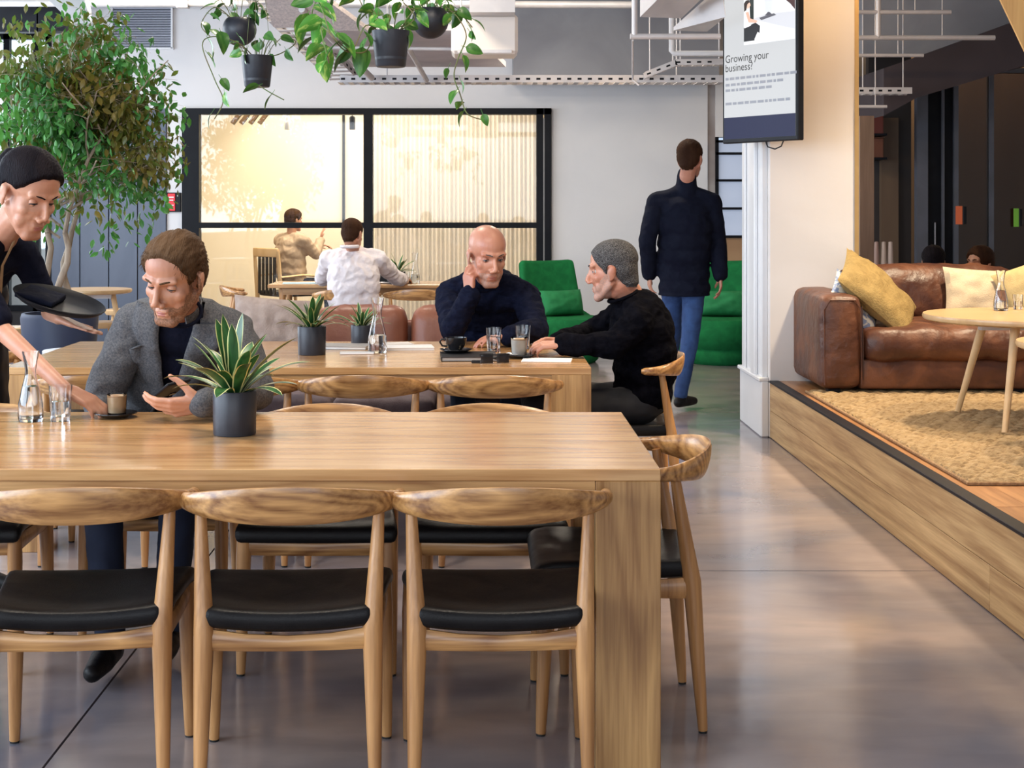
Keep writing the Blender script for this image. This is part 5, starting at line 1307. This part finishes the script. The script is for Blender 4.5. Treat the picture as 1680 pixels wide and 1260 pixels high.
def drape(name, bv, R, org, grid, m, root, off, lift=.004, th=.003, inner=None):
    # grid: rows of (x,z) in torso coordinates; cast from the front onto the garment
    vs = []; fs = []; nr, nc = len(grid), len(grid[0])
    for row in grid:
        hits = []
        for (x, z) in row:
            x_ = x
            if inner is not None and abs(x-inner[1]) < inner[0](z)+.010: x_ = inner[1]+math.copysign(inner[0](z)+.010, x-inner[1])
            o_ = org+R.col[0]*x_+R.col[2]*z+R.col[1]*.5; h = bv.ray_cast(o_, -R.col[1], 1.0); hits.append((h[0] if h[0] is not None else None, x, x_, z))
        for (hp, x, x_, z) in hits:
            p = (hp if hp is not None else org+R.col[0]*x_+R.col[2]*z)+R.col[1]*lift+R.col[0]*(x-x_); vs.append(p-off)
        continue
        for (x, z) in row:
            o_ = org+R.col[0]*x+R.col[2]*z+R.col[1]*.5; h = bv.ray_cast(o_, -R.col[1], 1.0); p = (h[0] if h[0] is not None else org+R.col[0]*x+R.col[2]*z)+R.col[1]*lift; vs.append(p-off)
    for i in range(nr-1):
        for j in range(nc-1): fs.append((i*nc+j, i*nc+j+1, (i+1)*nc+j+1, (i+1)*nc+j))
    o = obj(name, MB().add(vs, fs), m, root); md = o.modifiers.new('t', 'SOLIDIFY'); md.thickness = th; md.offset = 1; return o
M_navy = mat('navy_knit', (.0045, .006, .016), (.008, .010, .024), 40, rough=.9, bump=1.6, bscale=13, bstretch=(1, 1, 1.6), spec=.06)
M_blk2 = mat('black_knit', (.002, .002, .0035), (.0045, .0045, .007), 30, rough=.9, bump=1.6, bscale=12, bstretch=(1, 1, 1.6), spec=.03)
M_tee = mat('dark_tshirt', (.004, .005, .013), (.007, .008, .018), 30, rough=.9, bump=1.2, bscale=14, spec=.12)
M_blazer = mat('grey_wool_blazer', (.050, .052, .060), (.105, .104, .108), 190, rough=.95, bump=1.6, bscale=11, detail=2)
M_jean = mat('blue_denim', (.018, .045, .135), (.032, .080, .22), 12, rough=.85, bump=.3, bscale=200)
M_jeand = mat('dark_denim', (.005, .009, .026), (.008, .014, .036), 12, rough=.85)
M_coat = mat('dark_navy_coat', (.0035, .0045, .013), (.006, .008, .018), 12, rough=.85, bump=1.6, bscale=9, spec=.15)
M_wshirt = mat('white_shirt_cotton', (.76, .70, .70), (.70, .64, .66), 8, rough=.8, bump=2, bscale=12)
M_bshirt = mat('beige_shirt_cotton', (.50, .37, .25), (.38, .27, .18), 12, rough=.85, bump=1.5, bscale=11)
def hairm(name, a, b_): return mat(name, a, b_, 3, rough=.5, bump=.8, bscale=60, spec=.05, coords='Object', stretch=(6, 1, 1), bstretch=(5, 1.2, 1.2))
M_hsandy = hairm('sandy_brown_hair', (.115, .066, .036), (.055, .030, .016)); M_hdark = hairm('near_black_hair', (.005, .004, .006), (.012, .009, .011))
M_hgrey = mat('salt_and_pepper_hair', (.022, .020, .021), (.20, .195, .195), 260, rough=.7, bump=.6, bscale=200, ramp=(.40, .75), spec=.15); M_hbrown = hairm('brown_hair', (.060, .028, .014), (.032, .014, .008))
M_stub = mat('stubble', (.30, .145, .085), (.16, .075, .04), 220, rough=.6, ramp=(.4, .6))
M_stubg = mat('grey_stubble', (.48, .26, .19), (.36, .22, .18), 220, rough=.6, ramp=(.4, .6))
def beard(root, off, T, m, lo=.0012, jaw=1.0):
    h = head_prims(T, jaw=jaw); mb = MB(); mb.add(h.v, h.f); me = blob(mb, .005*T.to_scale().x, 2); socket(me, T); I = T.inverted(); kill = []; ns = [v.normal.copy() for v in me.vertices]
    for v, n in zip(me.vertices, ns):
        p = I @ v.co; e = .007*noise.noise(p*60)
        ok = (p.y > -.005 and p.z < -.050+e+max(0, (.058-p.y))*1.15 and p.z > -.150 and not (abs(p.x) < .020 and p.z > -.083 and p.z < -.056 and p.y > .07)) and not (p.z > -.046 and abs(p.x) < .045)
        if not ok: kill.append(v.index)
        else: v.co += n*lo
    bm = bmesh.new(); bm.from_mesh(me); bm.verts.ensure_lookup_table(); bmesh.ops.delete(bm, geom=[bm.verts[i] for i in kill], context='VERTS'); bm.to_mesh(me); bm.free()
    return finish('beard', me, m, root, off)
def strands(root, off, T, me_src, n, m, ln=.03, r=.0009, seed=1, dirf=None, name='loose_hair', zmin=.03):
    rr_ = random.Random(seed); I = T.inverted(); mb = MB(); vs = [v for v in me_src.data.vertices]; k = 0
    while k < n:
        v = rr_.choice(vs); p = I @ (v.co+off)
        if p.z < zmin or (p.y > .055 and p.z < .10): k += .2; continue
        d = dirf(p).normalized(); nn = (I.to_3x3() @ v.normal).normalized(); q = p-nn*.002; pts = [q]
        L = ln*rr_.uniform(.6, 1.3)
        for i in range(3):
            d = (d+V((rr_.gauss(0, .12), rr_.gauss(0, .12), rr_.gauss(0, .08)))+nn*((.14-.14*i) if p.z > .09 else -.06)).normalized(); q = q+d*L/3; pts.append(q)
        mb.tube([(T @ t)-off for t in pts], [r, r*1.1, r*.8, r*.2], 4, False); k += 1
    o = obj(name, mb, m, root); o['kind'] = 'stuff'; return o

# --- man in the grey blazer
def blazer_man():
    off = V((-1.06, 5.05, 0)); root = empty('person', off, 0, 'seated man in grey blazer over dark t-shirt, looking down at a phone', 'person')
    T = headM((-.952, 4.63, 1.180), (-.36, -.86, -.42), (-.04, -.45, 1), 1.10)
    J = dict(pel=(-1.06, 5.05, .57), mid=(-1.03, 4.98, .86), neck=(-.965, 4.80, 1.085), shL=(-.805, 4.83, .995), shR=(-1.130, 4.87, 1.015),
             elR=(-1.235, 4.84, .77), wrR=(-1.14, 4.66, .62), elL=(-.715, 4.74, .815), wrL=(-.840, 4.52, .805),
             hipL=(-.97, 5.03, .53), hipR=(-1.15, 5.03, .53), knL=(-.93, 4.60, .53), knR=(-1.17, 4.60, .53), anL=(-.96, 4.60, .10), anR=(-1.12, 4.50, .09), toL=(-.95, 4.4, 0), toR=(-1.13, 4.3, 0),
             handL=dict(D=(-.96, -.16, -.10), N=(-.05, .80, .58), curls=[(.25, .40, .35), (.32, .45, .4), (.38, .5, .45), (.45, .55, .5)], thumb=(.62, .75, .55), r=1.05, spread=.03),
             handR=dict(D=(.45, -.85, -.15), N=(-.6, -.2, -.6), r=1.0))
    body(root, off, J, T, M_skin, .0048, neck_r=.050)
    eyes(root, off, T, down=.62, look=-.3, lidm=M_skin, brow=M_hsandy, brow_th=.0030)
    beard(root, off, T, M_stub)
    def fr(p, hl): return hl+(.026 if p.y > .05 else .012 if p.y > .03 else 0)-(.010*max(0, p.x/.05) if p.y > .06 else 0)
    me = scalp(T, .009, HLm, .0045, fringe=fr, amp=.004, dens=(30, 4)); h = finish('hair', me, M_hsandy, root, off)
    strands(root, off, T, h, 900, M_hsandy, .018, .0008, 4, lambda p: V((p.x*5+.25, -.5 if p.y < .03 else .35, -.25-(.5 if abs(p.x) > .05 or p.y < -.06 else 0))))
    mb = MB(); sp = torso(mb, J, .0, 1.0); R = frame(J)
    tee = cloth('tshirt', mb, .008, .003, M_tee, root, off, 9, 2)
    ring(root, off, T @ V((0, -.012, -.115)), R.col[2]*1+R.col[1]*.35, .060, .006, M_tee)
    mb = MB(); torso(mb, J, .011, 1.0)
    for t, r in ((-.02, (.195, .15, .10)), (.2, (.180, .142, .12)), (.42, (.172, .132, .12))): mb.ell(sp(t), r, R, 24, 14)
    for q in ('L', 'R'): mb.ell(V(J['sh'+q])+R.col[2]*.018, (.062, .066, .040), R)
    me = blob(mb, .0075, 5); fold(me, .0085, 8, 5, (1, 1, 1.1))
    org = V(J['neck']); kill = []
    def opening(z): return .020+.050*min(1, max(0, (z+.34)/.30)) if z > -.34 else .034-.02*min(1, (-.34-z)/.2)*-1
    for v in me.vertices:
        p = R.transposed() @ (v.co-org)
        if p.y > .0 and abs(p.x+.006) < opening(p.z)+ (0.0): kill.append(v.index)
        elif p.z > -.035 and math.hypot(p.x, p.y-.01) < .062: kill.append(v.index)
    bm = bmesh.new(); bm.from_mesh(me); bm.verts.ensure_lookup_table(); bmesh.ops.delete(bm, geom=[bm.verts[i] for i in kill], context='VERTS'); bm.to_mesh(me); bm.free()
    bz = finish('blazer', me, M_blazer, root, off); md = bz.modifiers.new('t', 'SOLIDIFY'); md.thickness = .006; md.offset = 1
    bv = bvh_of(bz, off)
    for s in (-1, 1):
        g = []
        for i in range(17):
            z = -.020-.32*i/16; o_ = opening(z); w_ = .085*math.sin(PI*min(1, .36+.60*i/16))+.004
            if i == 5: w_ *= .62
            g.append([(s*(o_-.014+w_*1.12*k/4)-.006, z+(.012*k/4 if i < 5 else (-.01*k/4))) for k in range(5)])
        drape('lapel', bv, R, org, g, M_blazer, bz, off, .015, .006, (opening, -.006))
    nkR = frame(J); pts_ = [V(J['neck'])+nkR.col[0]*(.066*math.cos(a_))+nkR.col[1]*(.012+.064*math.sin(a_))+nkR.col[2]*(.004-.026*max(0, math.sin(a_)))-off for a_ in [math.radians(-235+290*i/20) for i in range(21)]]
    obj('collar', MB().tube(pts_, [(.006, .024)]*21, 10, True, tuple(nkR.col[2])), M_blazer, bz)
    for q in ('L',):
        wr, el = V(J['wr'+q]), V(J['el'+q]); d = (wr-el).normalized(); obj('cuff', MB().tube([wr-d*.05-off, wr-d*.004-off, wr+d*.006-off], [.043, .040, .034], 20, False), M_blazer, bz)
        obj('cuff_button', MB().ell(wr-d*.03-off+V((.0, -.04, .0)), (.006, .004, .006)), M_blackp, bz)
    obj('breast_pocket', MB().box((0, 0, 0), (.001, .001, .001)), M_blazer, bz) if False else None
    obj('wristband', MB().tube([V(J['wrL'])+V((-.016, -.003, -.002))+V((-.004*math.cos(a*PI/8), .027*math.cos(a*PI/8), .025*math.sin(a*PI/8)))-off for a in range(17)], .0028, 6, False), mat('tan_cord', (.55, .35, .2), rough=.7), root)
    legs_(root, off, J, M_jeand)
    w = V(J['wrL']); ph_ = empty('mobile_phone', w+V((-.105, .028, .042)), 0, 'black mobile phone in the hand of the man in the blazer', 'phone')
    ph_.rotation_euler = (math.radians(-24), math.radians(-8), math.radians(38))
    obj('case', MB().rbox((0, 0, 0), (.080, .135, .010), .0045, 8), M_blackp, ph_); obj('screen', MB().box((0, 0, .0053), (.070, .122, .0008)), M_blk, ph_, False); obj('camera_bump', MB().box((.02, .045, -.006), (.02, .02, .003), bev=.001), M_blk, ph_, False)
blazer_man()

# --- waitress leaning in from the left
def waitress():
    off = V((-1.80, 5.25, 0)); root = empty('person', off, 0, 'waitress in black t-shirt bending over the table to set down a coffee', 'person')
    T = headM((-1.475, 4.86, 1.445), (.72, -.50, -.50), (.42, -.30, 1), 1.12)
    J = dict(pel=(-1.85, 5.30, .98), mid=(-1.76, 5.18, 1.16), neck=(-1.60, 4.99, 1.30), shL=(-1.575, 5.14, 1.24), shR=(-1.655, 4.83, 1.20),
             elR=(-1.515, 4.75, 1.00), wrR=(-1.285, 4.62, .835), elL=(-1.52, 5.26, 1.03), wrL=(-1.46, 5.16, 1.015),
             hipL=(-1.82, 5.38, .95), hipR=(-1.88, 5.21, .95), knL=(-1.82, 5.36, .52), knR=(-1.86, 5.24, .52), anL=(-1.84, 5.42, .09), anR=(-1.88, 5.24, .09), toL=(-1.7, 5.35, 0), toR=(-1.75, 5.15, 0),
             handR=dict(D=(.90, -.05, -.42), N=(-.30, .35, -.90), curls=[(.25, .35, .3), (.35, .45, .3), (.45, .5, .4), (.5, .55, .4)], thumb=(.8, .35, .35), r=.96),
             handL=dict(D=(.85, -.3, -.28), N=(.28, 0, 1), curl=(.0, .05, .05), r=.9, thumb=(.7, .6, -.1)))
    b = .88
    body(root, off, J, T, M_skin, .0055, jaw=.88, b=b, neck_r=.042, fem=True)
    eyes(root, off, T, down=.60, look=.1, lidm=M_skin, brow=M_hdark, brow_th=.0024, female=True, smile=True, lash=True)
    tab = [(.13, .100), (.085, .092), (.066, .074), (.045, .040), (.020, .018), (.0, .022), (-.02, .015), (-.035, -.035), (-.11, -.060)]
    def bun(mb): mb.ell((0, -.105, .045), (.035, .032, .035))
    me = scalp(T, .010, tab, .0048, extra=bun, amp=.0015, dens=(14, 2)); finish('hair', me, M_hdark, root, off)
    mb = MB(); torso(mb, J, .004, b, sleeve=.78); cloth('tshirt', mb, .009, .005, M_tee, root, off, 9, 8)
    R = frame(J); nk = V(J['neck'])
    obj('apron_strap', MB().tube([p-off for p in (T @ V((-.052, -.03, -.085)), nk+R.col[0]*.062+R.col[1]*.075+R.col[2]*-.03, nk+R.col[0]*.066+R.col[1]*.112+R.col[2]*-.13, nk+R.col[0]*.06+R.col[1]*.125+R.col[2]*-.24)], [(.008, .003)]*4, 8, True, tuple(R.col[1])), mat('tan_strap', (.42, .28, .15), (.34, .22, .12), 30, rough=.8), root)
    mb = MB(); sp = torso(MB(), J, 0, b)
    mb.ell(sp(.05)+R.col[1]*.02, (.150, .125, .14), R); mb.ell(sp(.3)+R.col[1]*.02, (.135, .120, .13), R); mb.cap(sp(.0), sp(0)-V((0, 0, .35)), .16, .17)
    cloth('apron', mb, .012, .004, M_blackp, root, off, 8, 3)
    legs_(root, off, J, M_jeand, b=.9)
    tray_ = empty('serving_tray', V((-1.425, 5.03, 1.072)), 0, 'dark round serving tray held low by the waitress', 'tray')
    tray_.rotation_euler = (math.radians(7), math.radians(17), 0)
    obj('plate', MB().lathe([(0, 0), (.135, 0), (.150, .012), (.156, .020), (.153, .022), (.133, .005), (0, .004)], n=48), M_blackp, tray_)
    obj('cloth_napkin', MB().rbox((-.06, -.02, .016), (.13, .16, .022), .009, 10, wrinkle(3, .006, 30)), M_coat, tray_)
waitress()

# --- bald man leaning on his hand
def bald_man():
    off = V((.02, 7.6, 0)); root = empty('person', off, 0, 'bald man in navy jumper resting his cheek on his hand', 'person')
    T = headM((.026, 7.02, 1.172), (.34, -.86, -.30), (.10, -.30, 1), 1.13)
    J = dict(pel=(.03, 7.62, .58), mid=(.03, 7.54, .84), neck=(.035, 7.25, 1.075), shR=(-.160, 7.33, .965), shL=(.215, 7.33, .96),
             elR=(-.135, 7.05, .815), wrR=(-.055, 6.955, .990), elL=(.265, 7.12, .815), wrL=(.13, 6.93, .805),
             hipL=(.13, 7.6, .52), hipR=(-.07, 7.6, .52), knL=(.15, 7.14, .52), knR=(-.09, 7.14, .52), anL=(.12, 7.1, .09), anR=(-.08, 7.1, .09), toL=(.13, 6.9, 0), toR=(-.09, 6.9, 0),
             handR=dict(D=(-.04, .05, 1), N=(.65, .70, .0), curls=[(.45, .8, .5), (.75, 1.0, .6), (1.0, 1.1, .7), (1.2, 1.2, .7)], thumb=(.75, .30, .5), r=1.0),
             handL=dict(D=(-.95, -.1, -.05), N=(0, .1, -1), r=1.0))
    body(root, off, J, T, M_skin2, .0058, neck_r=.056, b=1.08)
    eyes(root, off, T, down=.1, look=.5, lidm=M_skin2, brow=M_hgrey, brow_th=.0026)
    beard(root, off, T, M_stubg, .0008)
    mb = MB(); torso(mb, J, .009, 1.12, belly=.015, loose=.03, cuff=.006); cloth('jumper', mb, .0080, .0105, M_navy, root, off, 10, 4, st=(1, 1, 1.5))
    ring(root, off, T @ V((0, -.015, -.105)), frame(J).col[2]*1+frame(J).col[1]*.45, .068, .009, M_navy)
    legs_(root, off, J, M_jeand)
bald_man()

# --- man in profile, black jumper
def profile_man():
    off = V((.66, 6.66, 0)); root = empty('person', off, 0, 'grey-haired man in black jumper seen in profile at the table end', 'person')
    T = headM((.578, 6.60, 1.118), (-.95, .28, -.12), (-.12, .02, 1), 1.09)
    J = dict(pel=(.715, 6.66, .57), mid=(.725, 6.66, .80), neck=(.655, 6.63, 1.015), shL=(.675, 6.46, .905), shR=(.65, 6.83, .92),
             elL=(.575, 6.42, .805), wrL=(.355, 6.46, .805), elR=(.50, 6.90, .815), wrR=(.345, 6.62, .805),
             hipL=(.70, 6.57, .53), hipR=(.70, 6.75, .53), knL=(.24, 6.52, .53), knR=(.24, 6.80, .53), anL=(.27, 6.52, .09), anR=(.27, 6.80, .09), toL=(.1, 6.5, 0), toR=(.1, 6.8, 0),
             handL=dict(D=(-.96, .12, -.02), N=(0, .25, -1), curls=[(.3, .7, .5), (.4, .8, .5), (.5, .8, .5), (.6, .8, .5)], r=1.02), handR=dict(D=(-.8, -.45, .08), N=(.1, -.3, -1), curls=[(.4, .8, .5)]*4, r=1.0))
    body(root, off, J, T, M_skin2, .0058, neck_r=.054, b=1.05)
    eyes(root, off, T, down=.1, look=0, lidm=M_skin2, brow=M_hgrey, brow_th=.003)
    beard(root, off, T, M_stubg, .0008)
    me = scalp(T, .0040, HLm, .005, amp=.0010, dens=(40, 14), soft=.012); finish('hair', me, M_hgrey, root, off)
    mb = MB(); torso(mb, J, .009, 1.05, belly=.0, loose=.02, cuff=.006); cloth('jumper', mb, .0080, .0105, M_blk2, root, off, 10, 6, st=(1, 1, 1.5))
    ring(root, off, T @ V((.0, -.030, -.105)), frame(J).col[2]*1+frame(J).col[1]*.25, .066, .008, M_blk2)
    legs_(root, off, J, mat('black_trousers', (.006, .006, .008), (.010, .010, .013), 12, rough=.8), b=1.0)
profile_man()

# --- man walking away
def walker():
    off = V((1.40, 10.47, 0)); root = empty('person', off, 0, 'tall man in dark coat and blue jeans walking away down the aisle', 'person')
    T = headM((1.455, 10.42, 1.735), (.42, .90, -.05), (.03, .1, 1), 1.07)
    J = dict(pel=(1.42, 10.50, .98), mid=(1.42, 10.47, 1.20), neck=(1.425, 10.47, 1.53), shL=(1.225, 10.48, 1.435), shR=(1.615, 10.46, 1.43),
             elL=(1.155, 10.40, 1.17), wrL=(1.185, 10.55, .93), elR=(1.665, 10.52, 1.16), wrR=(1.665, 10.42, .93),
             hipL=(1.34, 10.50, .92), hipR=(1.50, 10.50, .92), knL=(1.375, 10.70, .52), knR=(1.455, 10.40, .50), anL=(1.36, 10.95, .12), anR=(1.375, 10.30, .09), toL=(1.38, 11.15, 0), toR=(1.50, 10.45, 0),
             handL=dict(D=(.05, .1, -1), N=(1, .1, 0), r=1.0), handR=dict(D=(.05, -.05, -1), N=(-1, .1, 0), r=1.0))
    body(root, off, J, T, M_skin2, .008)
    me = scalp(T, .008, HLm, .006, amp=.002); finish('hair', me, M_hbrown, root, off)
    mb = MB(); sp = torso(mb, J, .012, 1.06, loose=.02, cuff=.012); R = frame(J)
    for z, r in ((.92, (.185, .14, .10)), (.84, (.185, .145, .10)), (.78, (.182, .145, .06))): mb.ell((1.425, 10.5, z), r, R, 24, 12)
    mb.cap((1.43, 10.46, 1.50), (1.437, 10.452, 1.625), .076, .064)
    def cut(me):
        for v in me.vertices:
            if v.co.z < .785 and abs(v.co.x-1.425) < .25: v.co.z = .785-(.785-v.co.z)*.15
    cloth('coat', mb, .010, .007, M_coat, root, off, 6, 9, post=cut)
    legs_(root, off, J, M_jean, b=1.02)
walker()

# --- people farther away
def simple(label, T, J, shirtm, hm, sk, hair_tab=HLm, garment='shirt', thick=.008, b=1.0, off=None, extra=None, collar=None, trm=None, amp=.006, eyes_=False, jaw=1.0):
    off = V((J['pel'][0], J['pel'][1], 0)); root = empty('person', off, 0, label, 'person')
    body(root, off, J, T, sk, .0075, jaw=jaw)
    me = scalp(T, thick, hair_tab, .006, amp=.002, extra=extra); finish('hair', me, hm, root, off)
    if eyes_: eyes(root, off, T, down=.15, lidm=sk, brow=hm)
    mb = MB(); torso(mb, J, .010, b, belly=.01, loose=.03, cuff=.008); cloth(garment, mb, .010, amp, shirtm, root, off, 8, 5)
    if collar: ring(root, off, T @ V((0, -.03, -.10)), frame(J).col[2], .064, .014, collar)
    legs_(root, off, J, trm or M_jeand, .014)
    return root
d = 11.75
simple('man in a white shirt with his back to the camera at the far table', headM((-1.025, 11.85, 1.18), (.35, .93, -.28), (.05, .25, 1), 1.02),
       dict(pel=(-1.02, 11.95, .57), mid=(-1.02, 11.90, .80), neck=(-1.025, 11.95, 1.05), shL=(-1.225, 11.96, .985), shR=(-.83, 11.96, .985), elL=(-1.30, 12.25, .82), wrL=(-1.35, 12.62, .79), elR=(-.70, 12.25, .82), wrR=(-.66, 12.60, .79),
            hipL=(-1.11, 11.98, .53), hipR=(-.93, 11.98, .53), knL=(-1.13, 12.42, .53), knR=(-.91, 12.42, .53), anL=(-1.12, 12.40, .09), anR=(-.92, 12.40, .09), toL=(-1.12, 12.6, 0), toR=(-.92, 12.6, 0),
            handL=dict(D=(-.3, 1, -.05), N=(0, 0, -1)), handR=dict(D=(.3, .9, -.05), N=(0, 0, -1))), M_wshirt, M_hbrown, M_skin, garment='shirt', b=1.10, thick=.006, collar=M_wshirt, amp=.015)
mx = -2.13
simple('man in a beige shirt seated behind the glass, one hand raised', headM((-2.105, 16.75, 1.25), (.75, .62, -.05), (.02, 0, 1), 1.0),
       dict(pel=(mx, 16.75, .57), mid=(mx-.02, 16.74, .82), neck=(mx, 16.74, 1.09), shL=(mx-.15, 16.90, 1.02), shR=(mx+.16, 16.60, 1.02), elL=(-2.1, 17.15, .86), wrL=(-1.9, 17.25, .95), elR=(-1.86, 16.72, .87), wrR=(-1.82, 16.86, 1.02),
            hipL=(mx, 16.84, .53), hipR=(mx, 16.66, .53), knL=(mx+.42, 16.95, .53), knR=(mx+.42, 16.72, .53), anL=(mx+.42, 16.95, .09), anR=(mx+.42, 16.72, .09), toL=(mx+.6, 16.95, 0), toR=(mx+.6, 16.72, 0),
            handR=dict(D=(.2, .05, 1), N=(.8, .2, 0), curl=(.2, .3, .2)), handL=dict(D=(.9, .1, .1), N=(0, 0, -1))), M_bshirt, M_hbrown, M_skin3, garment='shirt', b=1.12, thick=.012, amp=.012)
wt = [(.13, .080), (.085, .070), (.060, .040), (.040, -.02), (.020, -.06), (-.02, -.10), (-.11, -.12)]
simple('brown-haired woman whose head shows above the leather sofa back', headM((3.635, 10.9, .985), (-.80, -.50, .02), (0, 0, 1), 1.0),
       dict(pel=(3.72, 11.0, .34), mid=(3.72, 10.98, .58), neck=(3.68, 10.94, .82), shL=(3.70, 10.76, .75), shR=(3.62, 11.10, .75), elL=(3.6, 10.74, .50), wrL=(3.42, 10.80, .42), elR=(3.5, 11.12, .50), wrR=(3.38, 11.0, .42),
            hipL=(3.70, 10.92, .31), hipR=(3.70, 11.08, .31), knL=(3.28, 10.88, .40), knR=(3.28, 11.06, .40), anL=(3.16, 10.88, .09), anR=(3.16, 11.06, .09), toL=(3.0, 10.88, 0), toR=(3.0, 11.06, 0),
            handL=dict(D=(-.9, .2, -.1), N=(0, 0, -1)), handR=dict(D=(-.9, -.2, -.1), N=(0, 0, -1))), mat('burgundy_top', (.10, .02, .025), rough=.8), M_hbrown, M_skin3, wt, 'top', .016, .9, eyes_=True, jaw=.9)
simple('dark-haired person seen from behind, low behind the leather sofa', headM((3.42, 11.3, .98), (.3, .95, -.1), (0, 0, 1), 1.0),
       dict(pel=(3.40, 11.25, .34), mid=(3.41, 11.27, .58), neck=(3.41, 11.30, .82), shL=(3.22, 11.28, .75), shR=(3.60, 11.28, .75), elL=(3.18, 11.4, .5), wrL=(3.28, 11.6, .42), elR=(3.62, 11.4, .5), wrR=(3.5, 11.6, .42),
            hipL=(3.32, 11.3, .31), hipR=(3.48, 11.3, .31), knL=(3.3, 11.75, .40), knR=(3.52, 11.75, .40), anL=(3.3, 11.85, .09), anR=(3.52, 11.85, .09), toL=(3.3, 12.0, 0), toR=(3.5, 12.0, 0),
            handL=dict(D=(0, 1, -.1), N=(0, 0, -1)), handR=dict(D=(0, 1, -.1), N=(0, 0, -1))), M_blk2, M_hdark, M_skin3, garment='top', thick=.012)
o_ = empty('ottoman', (3.6, 11.1, 0), 0, 'low dark ottoman the two people behind the sofa sit on', 'ottoman')
obj('cushion', MB().rbox((0, 0, .17), (.9, .7, .12), .04, 8), M_mauve, o_); obj('base', MB().box((0, 0, .055), (.8, .6, .11), bev=.01), M_dark, o_, False)
# wooden armchair of the man behind the glass
ac = empty('armchair', (mx-.02, 16.72, 0), -.9, 'wooden armchair with dark slatted back behind the glass', 'chair')
for s in (-1, 1):
    obj('leg', MB().tube([(s*.27, -.25, 0), (s*.26, -.26, .42), (s*.255, -.30, .92)], [.02, .026, .020], 10), M_ash, ac); obj('leg', MB().tube([(s*.27, .25, 0), (s*.26, .23, .62)], [.018, .022], 10), M_ash, ac)
    obj('armrest', MB().tube([(s*.26, -.27, .63), (s*.28, 0, .65), (s*.26, .26, .63)], [(.028, .012)]*3, 8, True, (0, 0, 1)), M_ash, ac)
obj('seat', MB().rbox((0, 0, .44), (.50, .50, .06), .025, 8), M_leather, ac)
obj('top_rail', MB().rbox((0, -.305, .90), (.52, .035, .10), .014, 8), M_ash, ac)
for k in range(5): obj('slat', MB().box((-.16+.08*k, -.29, .66), (.055, .012, .44), bev=.003), M_leather, ac, False)
